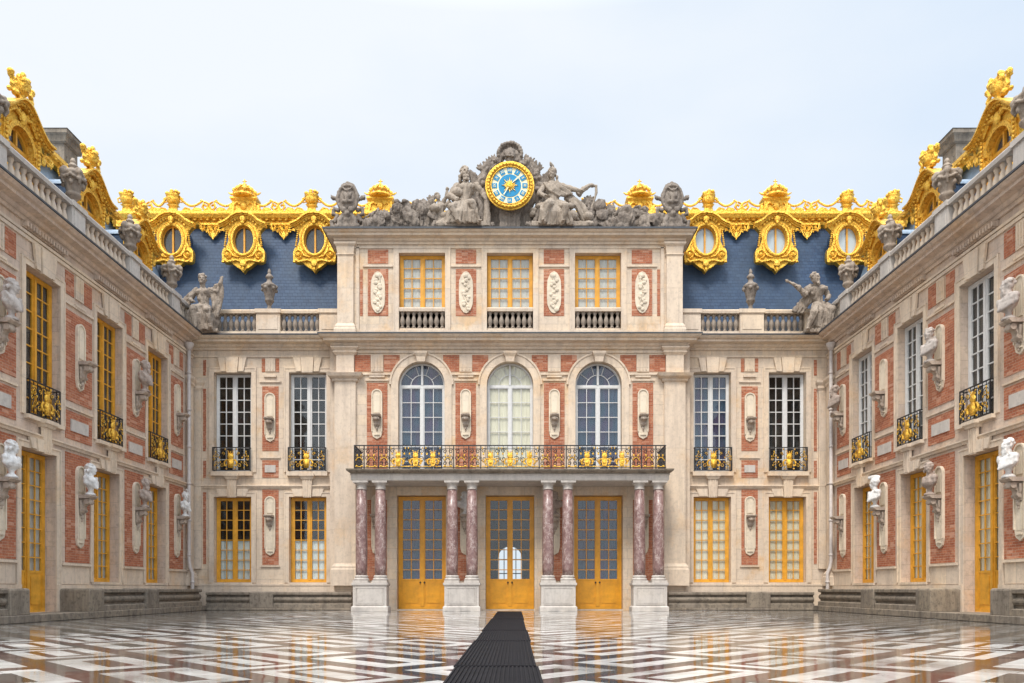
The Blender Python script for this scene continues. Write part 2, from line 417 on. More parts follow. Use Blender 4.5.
# ---------------------------------------------------------------- ornament parts
BAL = MB().lathe([(.092,0),(.092,.07),(.055,.09),(.05,.12),(.09,.2),(.108,.28),(.095,.37),(.055,.50),(.048,.55),(.07,.57),(.07,.60),(.085,.61),(.085,.68)], n=10)
bal_me = BAL.mesh('baluster', M['statue'], True)
bal_pale = BAL.mesh('baluster', M['trim'], True)
def balustrade(parent, name, x0, x1, y, z, peds, pedw=.62, step=.255, depth=.34, mat='trim', H=1.05, bm=None, ph=.2):
    """rail and plinth along x with pedestals at peds and balusters between"""
    mb = MB(); k = .68*1.0; cz = z+ph+.68*(H-ph-.16)/.68
    mb.box(x0, x1, y, y+depth, z, z+ph)
    cop = [(y-.04, z+H-.16),(y+depth+.04, z+H-.16),(y+depth+.06,z+H-.05),(y+depth+.03,z+H),(y-.03,z+H),(y-.06,z+H-.05)]
    mb.prism(cop, x0, x1, 'x')
    for p in peds:
        mb.box(p-pedw/2, p+pedw/2, y-.03, y+depth+.03, z+.003, z+H-.158)
        mb.box(p-pedw/2-.04, p+pedw/2+.04, y-.09, y+depth+.09, z+H-.15, z+H+.012)
        mb.box(p-pedw/2+.1, p+pedw/2-.1, y-.05, y-.028, z+ph+.07, z+H-.24)
    o = mb.build(name, M[mat], parent)
    edges = sorted([x0] + [q for p in peds for q in (p-pedw/2, p+pedw/2)] + [x1])
    bm = bm or bal_me; sc = (H-ph-.16)/.68
    for a, b in zip(edges[::2], edges[1::2]):
        if b-a < .3: continue
        n = max(1, round((b-a)/step))
        for i in range(n):
            c = link('baluster', bm, o, (a+(b-a)*(i+.5)/n, y+depth/2, z+ph)); c.scale = (1,1,sc)
    return o

def cscroll(mb, cx, cz, r, y, t, s=1, a0=0, turns=1.35, n=14, flip=1):
    pts = []
    for i in range(n+1):
        q = i/n; a = a0 + s*2*PI*turns*q; rr = r*(1-.78*q)
        pts.append((cx+rr*math.cos(a), y, cz+flip*rr*math.sin(a)))
    mb.tube(pts, t, 4); return mb

def iron_panel(w, h):
    """wrought panel with scrolls, returns (iron, gold) builders, x centred, z 0..h"""
    ir = MB(); go = MB()
    for z in (.02, h-.02): ir.box(-w/2, w/2, -.015, .015, z-.018, z+.018)
    ir.box(-w/2, w/2, -.01, .01, h-.13, h-.115); ir.box(-w/2, w/2, -.01, .01, .10, .115)
    for x in (-w/2+.015, w/2-.015): ir.box(x-.015, x+.015, -.014, .014, 0, h)
    n = max(2, round(w/.19))
    for i in range(1, n):
        x = -w/2 + w*i/n; ir.box(x-.007, x+.007, -.009, .009, .02, h-.02)
    for s in (-1,1):
        for (cx, cz, r, a0, tr) in ((w*.36, h*.66, h*.15, .5, 1.4), (w*.37, h*.30, h*.13, 2.2, 1.5), (w*.20, h*.74, h*.10, 3.5, 1.3), (w*.22, h*.22, h*.12, 1, 1.4), (w*.44,h*.48,h*.09,2,1.3)):
            cscroll(ir, s*cx, cz, r, -.012, .013, s, a0 if s > 0 else PI-a0, tr)
            cscroll(go, s*cx*1.02, cz*.98, r*.72, -.03, .013, -s, a0+1 if s > 0 else PI-a0-1, 1.1, 10)
        for (cx, cz) in ((.30,.55),(.40,.80),(.43,.22),(.28,.36),(.15,.90),(.46,.60),(.35,.12)):
            go.ell((s*cx*w, -.025, cz*h), (.028,.018,.042), n=6, m=4)
    return ir, go
def gold_emblem(go, cx, h, k=1.0, y=-.05):
    """lyre-like gilt shield with mask and side curls"""
    go.ell((cx, y, h*.62), (.15*k,.05,.15*k), n=10, m=7)
    go.prism([(cx-.13*k,h*.5),(cx+.13*k,h*.5),(cx+.15*k,h*.34),(cx+.1*k,h*.12),(cx-.1*k,h*.12),(cx-.15*k,h*.34)], y-.03, y+.03)
    go.ell((cx, y-.03, h*.30), (.09*k,.03,.11*k), n=8, m=6)
    for s in (-1,1):
        go.tube([(cx+s*.1*k,y,h*.48),(cx+s*.22*k,y,h*.46),(cx+s*.29*k,y,h*.36),(cx+s*.27*k,y,h*.22),(cx+s*.2*k,y,h*.2),(cx+s*.19*k,y,h*.28)], [.03*k,.04*k,.045*k,.04*k,.035*k,.02*k], 6)
        go.tube([(cx+s*.06*k,y,h*.75),(cx+s*.10*k,y,h*.86),(cx+s*.17*k,y,h*.88)], .018*k, 5)
        go.ell((cx+s*.2*k, y, h*.08), (.05*k,.03,.035*k), n=6, m=4)
    for a in (-40,0,40):
        go.ell((cx+.16*k*math.sin(rad(a)), y, h*.62+.19*k*math.cos(rad(a))), (.03*k,.02,.06*k), rad(a), n=6, m=4)
_BC = {}
def balconet(parent, x, y, z, w=1.56, h=.98, out=.2):
    if w not in _BC:
        ir, go = iron_panel(w, h); gold_emblem(go, 0, h*.95, .9)
        # side returns to the wall
        for s in (-1,1):
            xx = s*(w/2-.015)
            ir.box(xx-.014, xx+.014, .014, .22, h-.035, h-.003); ir.box(xx-.014, xx+.014, .014, .22, .004, .035)
            ir.box(xx-.008, xx+.008, .10, .12, .035, h-.035)
        _BC[w] = (ir.mesh('balconet', M['iron']), go.mesh('gilt_ornament', M['gold'], True))
    o = link('balconet', _BC[w][0], parent, (x, y-out, z)); link('gilt_ornament', _BC[w][1], o); return o

def keystone(mb, x, z0, z1, y, w=.36, flut=True):
    mb.prism([(x-w*.38,z0),(x+w*.38,z0),(x+w*.5,z1),(x-w*.5,z1)], y-.09, y)
    if flut:
        for k in (-1,0,1): mb.box(x+k*w*.24-.022, x+k*w*.24+.022, y-.115, y-.088, z0+.04, z1-.04)

_NP = {}
def niche(parent, x, y, zlo, zhi, zb, upper, sc=.80):
    """pale rounded backing plate with a carved bracket; zb = bracket top"""
    k = (round(zhi-zlo,2), round(zb-zlo,2))
    if k not in _NP:
        h = zhi-zlo; r = .22; b = zb-zlo
        pts = [(-r, .3), (-r, h-r)] + [(r*math.cos(PI-PI*i/10), h-r+r*math.sin(PI-PI*i/10)) for i in range(1,10)] + [(r,h-r),(r,.3),(r*.75,.1),(.0,0),(-r*.75,.1)]
        mb = MB().prism(pts, -.07, 0)
        mb.box(-.125,.125,-.10,-.069,b+.10,h-.24)
        for q in (-1,1): mb.box(min(q*r,q*(r-.045)),max(q*r,q*(r-.045)),-.105,-.069,.3,h-r)
        for i in range(10): mb.prism([(rr_*math.cos(PI*j/10), h-r+rr_*math.sin(PI*j/10)) for j, rr_ in ((i,r),(i+1,r),(i+1,r-.045),(i,r-.045))], -.105, -.069)
        mb.box(-.10,.10,-.085,-.069,.28,b-.62) if b > 1.3 else None
        mb.box(-.12,.12,-.11,-.069,.16,.20)
        br = MB()
        br.prism([(-.07,b-.13),(-.07,b),(-.60,b),(-.60,b-.05),(-.55,b-.09),(-.50,b-.13)], -.27, .27, 'x')
        prof = [(-.07,b-.13),(-.48,b-.14),(-.50,b-.24),(-.42,b-.34),(-.30,b-.36),(-.24,b-.44),(-.26,b-.56),(-.20,b-.66),(-.12,b-.72),(-.07,b-.78)]
        br.prism(prof, -.13, .13, 'x')
        for s in (-1,1):
            br.lathe([(.02,0),(.10,.0),(.10,.06),(.02,.06)], (0,0,0), 10, Matrix.Translation((s*.13 if s>0 else -.19,-.40,b-.25)) @ Matrix.Rotation(PI/2,4,'Y'))
            br.lathe([(.02,0),(.065,.0),(.065,.05),(.02,.05)], (0,0,0), 10, Matrix.Translation((s*.13 if s>0 else -.18,-.20,b-.58)) @ Matrix.Rotation(PI/2,4,'Y'))
            br.tube([(s*.2,-.2,b-.2),(s*.16,-.18,b-.45),(s*.06,-.14,b-.75)],[.06,.05,.03],6)
        br.ell((0,-.46,b-.26),(.13,.07,.1), n=8, m=6); br.ell((0,-.14,b-.82),(.07,.07,.10), n=8, m=6)
        br.ell((0,-.12,b-.95),(.04,.05,.06), n=8, m=6)
        _NP[k] = (mb.mesh('niche_plate', M['plaque']), br.mesh('bracket', M['bracket']))
    o = link('niche_plate', _NP[k][0], parent, (x, y, zlo)); q = link('bracket', _NP[k][1], o, (0,0,(zb-zlo)*(1-sc))); q.scale = (sc,sc,sc)
    return o

def framed_brick(parent, x0, x1, z0, z1, y, sill=True, plaque=False):
    """brick field set between stone strips"""
    o = MB().box(x0, x1, y-.018, y+.01, z0, z1).build('brick_panel', M['brick'], parent)
    if plaque:
        cx = (x0+x1)/2; hw = min(.42, (x1-x0)*.36)
        hw = (x1-x0)*.33
        MB().box(cx-hw, cx+hw, y-.05, y-.016, z0+(z1-z0)*.3, z1-(z1-z0)*.28).build('plaque', M['pale'], o)
    return o

# ---------------------------------------------------------------- carved figures: overlapping volumes fused by a voxel remesh
def sculpt_mesh(mb, name, mat, voxel=.035, rough=.012, rs=9, smooth_it=1):
    me = mb.mesh(name, None); o = bpy.data.objects.new('tmp', me); COL.objects.link(o)
    m = o.modifiers.new('r', 'REMESH'); m.mode = 'VOXEL'; m.voxel_size = voxel; m.use_smooth_shade = True
    if smooth_it:
        s = o.modifiers.new('s', 'SMOOTH'); s.iterations = smooth_it; s.factor = .5
    dg = bpy.context.evaluated_depsgraph_get(); dg.update()
    out = bpy.data.meshes.new_from_object(o.evaluated_get(dg)); out.name = name
    bpy.data.objects.remove(o); bpy.data.meshes.remove(me)
    k = len(out.vertices); co = [0.0]*(3*k); no = [0.0]*(3*k)
    out.vertices.foreach_get('co', co); out.vertices.foreach_get('normal', no)
    for i in range(0, 3*k, 3):
        p = Vector(co[i:i+3]); q = Vector((p.x*rs, p.y*rs, p.z*rs*.45)); d = (abs(noise.noise(q))*2.6-.45)*rough + noise.noise(p*rs*3.1)*rough*.35
        for j in range(3): co[i+j] += no[i+j]*d
    out.vertices.foreach_set('co', co); out.update()
    out.materials.clear(); out.materials.append(M[mat] if isinstance(mat, str) else mat)
    for p in out.polygons: p.use_smooth = True
    return out

def head(mb, c, r=.12, yaw=0, hair='short', beard=False, crown=False):
    """c = centre of head, facing -y turned by yaw"""
    T = Matrix.Translation(c) @ Matrix.Rotation(yaw, 4, 'Z')
    e = lambda p, rr: mb.ell(p, rr, n=10, m=8, M=T)
    k = r/.12
    e((0,.005*k,.02*k),(.092*k,.112*k,.115*k)); e((0,-.04*k,-.06*k),(.066*k,.075*k,.075*k))
    e((0,-.118*k,-.015*k),(.018*k,.028*k,.038*k)); e((0,-.1*k,.04*k),(.07*k,.022*k,.016*k))      # nose, brow
    e((0,-.104*k,-.068*k),(.03*k,.016*k,.012*k)); e((0,-.098*k,-.105*k),(.026*k,.022*k,.022*k))  # mouth, chin
    for s in (-1,1):
        e((s*.092*k,.01*k,-.005*k),(.014*k,.024*k,.034*k)); e((s*.045*k,-.088*k,-.03*k),(.026*k,.024*k,.03*k)); e((s*.035*k,-.098*k,.018*k),(.014*k,.012*k,.01*k))
    rr = random.Random(int(abs(c[0])*97+abs(c[2])*31+r*1000))
    for i in range(26):
        a = rr.uniform(0, 2*PI); ph = rr.uniform(.0, 1.5)
        p = (.1*k*math.sin(ph)*math.cos(a), .02*k+.115*k*math.sin(ph)*math.sin(a), .03*k+.12*k*math.cos(ph))
        if p[1] < -.05*k and p[2] < .09*k: continue
        e(p, (.033*k,.033*k,.03*k))
    if hair == 'long':
        for i in range(16):
            a = rr.uniform(.0, PI); e((.115*k*math.cos(a), .04*k+.09*k*math.sin(a), -.03*k-rr.uniform(0,.15)*k), (.034*k,.034*k,.05*k))
    if beard:
        for i in range(12): e((rr.uniform(-.06,.06)*k, -.075*k-rr.uniform(0,.03)*k, -.1*k-rr.uniform(0,.08)*k),(.026*k,.024*k,.032*k))
    if crown:
        e((0,.02*k,.08*k),(.115*k,.135*k,.10*k))
        for i in range(7): e((0,(.13-.045*i)*k,.19*k+.03*k*math.sin(i/6*PI)),(.022*k,.04*k,.05*k))

def bust_builder(variant):
    mb = MB(); yaw = (0, .5, -.5, .9, -.8)[variant % 5]
    mb.lathe([(.15,0),(.15,.04),(.12,.06),(.07,.10),(.06,.15),(.09,.19)], n=14)
    mb.ell((0,.0,.38),(.22,.14,.20)); mb.ell((0,-.03,.46),(.23,.12,.10))
    for s in (-1,1):
        mb.ell((s*.21,.0,.48),(.095,.10,.10)); mb.cap((s*.21,0,.47),(s*.24,-.0,.36),.075,.06)
        mb.ell((s*.09,-.09,.44),(.09,.06,.07))
    mb.cap((0,0,.50),(0,-.01,.66),.10,.08); mb.ell((0,-.02,.36),(.27,.17,.16))
    # drapery folds
    dr = random.Random(variant)
    if variant != 3:
        for i in range(7):
            t = i/6
            mb.tube([(-.28+.03*i, -.04-.06*math.sin(t*3), .54-.04*i),(-.02,-.16-.01*i,.42-.035*i),(.24,-.08,.36-.02*i+.1*dr.random())],[.045,.05,.035],6)
        mb.ell((.17,-.08,.52),(.06,.05,.06))
    head(mb, (0,-.02,.77), .138, yaw, ('short','long')[variant % 2], beard=variant in (0,2), crown=variant == 4)
    return mb
BUSTS = {}
def bust_mesh(variant, mat):
    if variant not in BUSTS: BUSTS[variant] = sculpt_mesh(bust_builder(variant), 'bust', mat, .02, .004, 14)
    me = BUSTS[variant].copy(); me.materials.clear(); me.materials.append(M[mat]); me.name = 'bust'; return me

def torso_fig(mb, hip, chest, headc, k=1.0, yaw=0, **hk):
    """trunk between hip and chest with neck and head; k scales girth"""
    hip, chest, headc = Vector(hip), Vector(chest), Vector(headc)
    mb.ell(hip, (.22*k,.19*k,.19*k)); mid = hip.lerp(chest,.45)
    mb.cap(hip, mid, .18*k, .165*k); mb.cap(mid, chest, .165*k, .21*k)
    mb.ell(chest, (.27*k,.18*k,.22*k)); mb.cap(chest, headc, .09*k, .075*k)
    for s in (-1,1): mb.ell(chest+Vector((s*.11*k,-.12*k,.03*k)), (.12*k,.08*k,.09*k)); mb.ell(chest+Vector((s*.29*k,0,.09*k)), (.11*k,.1*k,.1*k))
    head(mb, headc, .15*k, yaw, **hk)
def limb(mb, a, b, c, r0, r1, r2):
    mb.cap(a, b, r0, r1); mb.cap(b, c, r1*.98, r2); mb.ell(b, r1*1.04)
def hand_foot(mb, p, d, k=1.0, foot=False):
    p = Vector(p); d = Vector(d).normalized(); side = d.cross(Vector((0,0,1))); 
    if side.length < .1: side = Vector((1,0,0))
    side.normalize()
    if foot:
        mb.cap(p, p+d*.2*k, .055*k, .04*k); mb.ell(p-d*.03*k, .06*k)
        for i in range(5): mb.cap(p+d*.18*k+side*(i-2)*.02*k, p+d*(.25-.01*i)*k+side*(i-2)*.024*k, .017*k)
    else:
        mb.ell(p+d*.05*k, (.05*k,.05*k,.05*k))
        for i in range(4): mb.cap(p+d*.07*k+side*(i-1.5)*.026*k, p+d*(.16-.012*abs(i-1.5))*k+side*(i-1.5)*.032*k+Vector((0,0,-.02*k)), .016*k, .012*k)
        mb.cap(p+side*.04*k, p+side*.085*k+d*.07*k, .017*k, .013*k)
def folds(mb, pts_a, pts_b, n, r, jitter=.05, seed=1):
    rr = random.Random(seed)
    for i in range(n):
        t = (i+.5)/n; P = []
        for a, b in zip(pts_a, pts_b):
            q = Vector(a).lerp(Vector(b), t); P.append(q+Vector((rr.uniform(-jitter,jitter),rr.uniform(-jitter,jitter)*.6,rr.uniform(-jitter,jitter)*.5)))
        mb.tube(P, [r*rr.uniform(.8,1.2)]*len(P), 6)
# ---------------------------------------------------------------- measures (metres; camera stands at x=0, y=0)
HC = .86; W = 13.2; YB = 32.0
def loft(mb, x0, x1, y0, y1, prof, M=None):
    V = []; F = []
    for d, z in prof: V += [(x0-d,y0-d,z),(x1+d,y0-d,z),(x1+d,y1+d,z),(x0-d,y1+d,z)]
    k = len(prof)
    for j in range(k-1):
        for i in range(4): F.append((4*j+i, 4*j+(i+1)%4, 4*j+4+(i+1)%4, 4*j+4+i))
    F.append((3,2,1,0)); F.append(tuple(4*(k-1)+i for i in range(4)))
    return mb.add(V, F, M)
CORN = [(0,0),(.07,.0),(.09,.07),(.18,.12),(.21,.20),(.44,.24),(.44,.33),(.53,.36),(.60,.43),(.60,.455)]
def corn_line(mb, x0, x1, y, z, k=1.0):
    pts = [(y+.02, z)] + [(y-d*k, z+h*k) for d, h in CORN] + [(y+.02, z+.455*k)]
    return mb.prism(pts, x0, x1, 'x')
def arch_fill(mb, cx, zs, r, zt, y0, y1, n=14):
    for s in (-1,1):
        pts = [(cx+s*r*math.cos(PI/2*i/n), zs+r*math.sin(PI/2*i/n)) for i in range(n+1)]
        for i in range(n):
            (xa,za),(xb,zb) = pts[i], pts[i+1]
            mb.prism([(xa,za),(xb,zb),(xb,zt),(xa,zt)] if abs(xa-xb) > 1e-6 else [(xa,za),(xb,zb),(xa,zt)], y0, y1)
    return mb
def arc_band(mb, cx, cz, ra, rb, y0, y1, n=24, a0=0, a1=PI, kz=1):
    for i in range(n):
        a, b = a0+(a1-a0)*i/n, a0+(a1-a0)*(i+1)/n
        mb.prism([(cx+ra*math.cos(a),cz+kz*ra*math.sin(a)),(cx+ra*math.cos(b),cz+kz*ra*math.sin(b)),(cx+rb*math.cos(b),cz+kz*rb*math.sin(b)),(cx+rb*math.cos(a),cz+kz*rb*math.sin(a))], y0, y1)
    return mb
def surround(mb, x, w, z0, z1, y, t=.22, p=.04):
    for s in (-1,1): mb.box(min(x+s*w/2, x+s*(w/2+t)), max(x+s*w/2, x+s*(w/2+t)), y-p, y+.005, z0, z1+t)
    mb.box(x-w/2, x+w/2, y-p, y+.005, z1, z1+t)
    for s in (-1,1): mb.box(min(x+s*(w/2+t-.05), x+s*(w/2+t)), max(x+s*(w/2+t-.05), x+s*(w/2+t)), y-p-.02, y-p+.002, z0, z1+t)
    mb.box(x-w/2-t+.05, x+w/2+t-.05, y-p-.02, y-p+.002, z1+t-.05, z1+t)
def lintel(mb, x, w, z0, z1, y):
    mb.prism([(x-w*.26,z0),(x-w*.14,z0),(x-w*.16,z1),(x-w*.33,z1)], y-.07, y)
    mb.prism([(x+w*.14,z0),(x+w*.26,z0),(x+w*.33,z1),(x+w*.16,z1)], y-.07, y)
    mb.prism([(x-w*.125,z0-.05),(x+w*.125,z0-.05),(x+w*.15,z1),(x-w*.15,z1)], y-.11, y)
def pilaster(mb, x, w, y, z0, z1, p=.1, base=0):
    mb.box(x-w/2, x+w/2, y-p, y+.005, z0, z1)
    if base:
        loft(mb, x-w/2, x+w/2, y-p, y, [(.12,z0-base),(.12,z0-.25),(.09,z0-.2),(.09,z0-.12),(.05,z0-.06),(.02,z0)])
def plate(mb, x, w, z0, z1, y):
    mb.box(x-w/2, x+w/2, y-.045, y, z0, z1)
    for k in (-1,0,1): mb.box(x+k*w*.27-.02, x+k*w*.27+.02, y-.068, y-.043, z0+.06, z1-.06)
    mb.box(x-w/2-.06, x+w/2+.06, y-.075, y, z0-.24, z0-.17)

def fret(mb, cx, z, w, h, y, n=3):
    """hanging gilt fretwork"""
    for s in (-1,1):
        for i in range(n):
            q = (i+.5)/n; r = h*(.16+.10*(1-q)); xx = cx+s*w*.5*q
            mb.ring((xx, y, z-.06-r), r, r, .03, 9, 4)
            mb.ell((xx, y, z-.1-2*r), (.04,.03,.05), n=6, m=4)
        mb.tube([(cx+s*w*.48,y,z-.05),(cx+s*w*.4,y,z-h*.5),(cx+s*w*.22,y,z-h*.45),(cx+s*w*.12,y,z-h*.8),(cx,y,z-h)], [.045,.04,.035,.04,.03], 5)
    mb.prism([(cx-.09,z-h*.75),(cx,z-h*.5),(cx+.09,z-h*.75),(cx,z-h*1.12)], y-.03, y+.03); mb.ring((cx,y,z-h*.34),h*.2,h*.2,.04,10,4)
    for s in (-1,1): mb.tube([(cx+s*.04,y,z-h*.5),(cx+s*w*.2,y,z-h*.2),(cx+s*w*.34,y,z-h*.35)],.035,4)
    mb.box(cx-w/2, cx+w/2, y-.025, y+.025, z-.07, z)

# crest on each wing dormer: basket with flames of foliage
def crest_builder():
    mb = MB(); rr = random.Random(5)
    mb.lathe([(.10,0),(.16,.05),(.10,.12),(.09,.2),(.2,.32),(.26,.5),(.24,.55),(.28,.6)], n=12)
    for i in range(16):
        a = rr.uniform(0,2*PI); q = rr.uniform(.05,.26)
        mb.ell((q*math.cos(a), q*math.sin(a), .68+rr.uniform(0,.22)-q*.4), (.09,.09,.11), n=7, m=5)
    for s in (-1,1):
        mb.tube([(s*.1,0,.05),(s*.34,-.02,.12),(s*.48,-.02,.3),(s*.42,0,.46),(s*.5,.02,.6)], [.06,.09,.08,.07,.1], 6)
        mb.ell((s*.52,0,.66),(.11,.1,.10)); mb.ell((s*.36,-.05,.1),(.12,.12,.11)); mb.ell((s*.58,0,.08),(.09,.08,.08))
    return mb
crest_me = sculpt_mesh(crest_builder(), 'crest', 'gold', .03, .012, 12)

_WD = {}
def wing_dormer(parent, x):
    y = .62
    if not _WD:
        f = MB(); hw = .52; zo = 11.6; zs = 13.35
        for s in (-1,1):
            f.box(min(s*hw,s*(hw+.36)), max(s*hw,s*(hw+.36)), 0, .22, zo, 13.88)
            f.box(min(s*(hw+.1),s*(hw+.28)), max(s*(hw+.1),s*(hw+.28)), -.06, 0, zo, 13.85)
            for i in range(17): f.ell((s*(hw+.19), -.075, zo+.25+.125*i), (.055,.04,.05), n=6, m=4)
            for i in range(14): f.ell((s*(hw+.04), -.01, zo+.25+.125*i), (.025,.03,.04), n=5, m=4)
            # scroll at the cornice spring
            f.ring((s*(hw+.45), -.02, 13.8), .14, .16, .045, 10, 5)
            f.ell((s*(hw+.5), -.02, 13.5), (.09,.06,.16))
        arch_fill(f, 0, zs, hw, 13.9, 0, .2)
        arc_band(f, 0, zs, hw, hw+.13, -.06, .0)
        n = 16
        def arcz(q): # cornice line
            a = abs(q)
            return 13.98 + (.62*(math.cos(a/1.05*PI)*.5+.5) if a < 1.05 else 0)
        xs = [-1.3+2.6*i/28 for i in range(29)]
        for a, b in zip(xs, xs[1:]):
            za, zb = arcz(a), arcz(b)
            if abs(a) < .9: f.prism([(a,13.9),(b,13.9),(b,zb),(a,za)], 0, .18)
            for (u, v, y0) in ((-.15,-.07,-.10),(-.07,.01,-.17),(.01,.07,-.25)):
                f.prism([(a,za+u),(b,zb+u),(b,zb+v),(a,za+v)], y0, .25)
        # relief in the tympanum and small drops along the cornice
        f.ell((0,-.06,14.15),(.16,.08,.2)); 
        for s in (-1,1):
            f.tube([(s*.12,-.05,14.2),(s*.35,-.06,14.25),(s*.55,-.05,14.1),(s*.66,-.05,13.95)],[.06,.07,.06,.04],6)
            for i in range(4): f.ell((s*(.2+.14*i),-.07,14.3-.06*i),(.06,.05,.07), n=6, m=4)
        for i in range(26):
            q = -1.25+2.5*i/25; f.ell((q,-.12,arcz(q)-.11),(.04,.05,.045), n=6, m=4)
        c = MB(); c.box(-.80,.80,.22,2.3,11.4,13.78)
        h = MB(); pts = [(.84*math.cos(PI*i/14), 13.78+.36*math.sin(PI*i/14)) for i in range(15)]
        h.prism(pts, .2, 2.4)
        h2 = MB().box(-.86,.86,.21,2.35,13.72,13.80)
        _WD['f'] = f.mesh('dormer', M['gold'], False); _WD['c'] = c.mesh('cheek', M['slate']); _WD['h'] = h.mesh('hood', M['hood'])
    f = link('dormer', _WD['f'], parent, (x, y, 0)); link('cheek', _WD['c'], f); link('hood', _WD['h'], f)
    cr = link('crest', crest_me, f, (0,-.02,14.6)); cr.scale = (.92,.92,.88)
    return f

# ---------------------------------------------------------------- a wing of the court
BAYS = (21.7, 25.3, 28.75); LB = (21.5, 25.1, 28.6); PIERS = (19.78, 23.5, 27.02, 30.35)
def wing(name, side, upper_paint, upper_back, lower_back):
    s = -1 if side < 0 else 1
    root = empty(name, (s*W, 0, 0), PI/2 if s < 0 else -PI/2)
    u = (lambda Y: Y) if s < 0 else (lambda Y: -Y)
    def X(a, b): return (min(u(a),u(b)), max(u(a),u(b)))
    x0, x1 = X(15.4, 31.98)
    mb = MB(); ow = 1.62
    holes = []
    for i, b in enumerate(BAYS):
        l = LB[i]; holes.append((u(l)-ow/2, u(l)+ow/2, .2 if i == 0 else 1.08, 4.72))
        holes.append((u(b)-ow/2, u(b)+ow/2, 5.62, 9.72))
    wall_holes(mb, x0, x1, 0, 11.0, holes, .55)
    mb.build('wall', M['wing'], root)
    tm = MB()
    # plinth, string, surrounds
    segs = [(15.4, LB[0]-ow/2-.02), (LB[0]+ow/2+.02, 31.9)]
    for a, b in segs:
        p, q = X(a, b); tm.box(p, q, -.07, .004, 0, .98); 
    for a, b in ((15.4,LB[0]-ow/2-.25),(LB[0]+ow/2+.25,LB[1]-ow/2-.25),(LB[1]+ow/2+.25,LB[2]-ow/2-.25),(LB[2]+ow/2+.25,31.4)):
        p, q = X(a, b); tm.box(p, q, -.035, .004, 1.0, 1.56); tm.box(p, q, -.09, .004, 1.561, 1.63)
    p, q = X(15.4, 31.9)
    tm.prism([(.004,5.04),(-.06,5.04),(-.08,5.10),(-.12,5.13),(-.12,5.17),(.004,5.2)], p, q, 'x')
    tm.box(p, q, -.05, .004, 9.9+.5, 10.5); tm.box(p, q, -.08, .004, 10.52, 10.6)
    for i, b in enumerate(BAYS):
        l = LB[i]; surround(tm, u(l), ow, .2 if i == 0 else 1.08, 4.72, 0, .2); surround(tm, u(b), ow, 5.62, 9.72, 0, .2)
        lintel(tm, u(b), ow, 9.74, 10.4, -.03); lintel(tm, u(l), ow, 4.74, 5.03, -.03)
        # carved bracket block under each balconet
        keystone(tm, u(b), 4.66, 5.42, -.06, .40); loft(tm, u(b)-.22, u(b)+.22, -.2, -.0, [(0,5.4),(.03,5.46),(.08,5.5),(.08,5.6)])
        tm.box(u(b)-ow/2-.05, u(b)+ow/2+.05, -.14, 0, 5.52, 5.63)
        if i: tm.box(u(l)-ow/2-.06, u(l)+ow/2+.06, -.08, .1, 1.0, 1.085)
    for pz in PIERS: plate(tm, u(pz), .42, 9.66, 10.36, 0); 
    plate(tm, u(17.6), .42, 9.66, 10.36, 0)
    tm.build('stone_trim', M['trim'], root)
    for pz in PIERS + (17.0,):
        hw = .72 if pz < 30 and pz > 19 else (.62 if pz > 30 else 1.7)
        p, q = u(pz)-hw, u(pz)+hw
        framed_brick(root, p, q, 1.66, 4.95, 0); framed_brick(root, p, q, 5.36, 6.2, 0, plaque=True)
        framed_brick(root, p, q, 6.5, 9.2, 0)
        framed_brick(root, p, u(pz)-.27, 9.66, 10.34, 0); framed_brick(root, u(pz)+.27, q, 9.66, 10.34, 0)
        MB().box(p-.05, q+.05, -.055, .004, 9.36, 9.43).build('moulding', M['trim'], root); MB().box(p-.04, q+.04, -.05, .004, 6.27, 6.33).build('moulding', M['trim'], root)
        if pz > 19:
            niche(root, u(pz), 0, 6.9, 8.95, 7.78, True); niche(root, u(pz), 0, 2.1, 4.62, 3.72, False)
    for i, b in enumerate(BAYS):
        if i == 0: window(root, 'door', u(LB[i]), .3, .2, ow-.02, 4.5, 2, 8, 'yellow', lower_back[0], kick=1.05, handle=False, ft=.1)
        else: window(root, 'window', u(LB[i]), .3, 1.09, ow-.02, 3.61, 2, 8, 'yellow', lower_back[i], ft=.1)
        window(root, 'window', u(b), .22, 5.63, ow-.02, 4.07, 2, 8, upper_paint, upper_back[i], ft=.085)
        balconet(root, u(b), 0, 5.66, 1.44, .96, .075)
    c = MB(); p, q = X(15.4, 31.4); corn_line(c, p, q, 0, 10.83); c.build('cornice', M['wing'], root)
    for b in BAYS:
        d = MB(); d.box(u(b)-.98, u(b)+.98, -.06, 0, 10.66, 10.825)
        for k in range(15): xx = u(b)-.92+1.84*k/14; d.box(xx-.035, xx+.035, -.17, -.058, 10.68, 10.81)
        d.build('dentils', M['wing'], root)
    MB().box(p, q, -.63, .75, 11.29, 11.345).build('lead_gutter', M['lead'], root)
    balustrade(root, 'balustrade', *X(15.4, 31.75), .02, 11.348, [u(a) for a in (16.5,)+PIERS], pedw=.72, step=.285, H=1.22, depth=.3, ph=.3, bm=bal_pale, mat='pale')
    # roof
    r = MB(); p, q = X(15.4, 33.5)
    r.prism([(1.2,11.0),(2.3,15.3),(7.5,15.3),(7.5,11.0)], p, q, 'x')
    r.build('roof', M['hood'], root)
    g = MB()
    g.prism([(2.15,14.98),(1.98,15.0),(1.95,15.1),(1.86,15.2),(1.86,15.34),(2.1,15.44),(2.5,15.44),(2.5,15.2)], *X(15.4, 32.8), 'x')
    for i in range(8): fret(g, u(17.6+1.775*i), 15.02, 1.5, .5, 1.95, 4)
    for i in range(60): g.ell((u(16+.28*i), 1.9, 15.14), (.08,.05,.05), n=6, m=4)
    g.build('gilt_ridge', M['gold'], root)
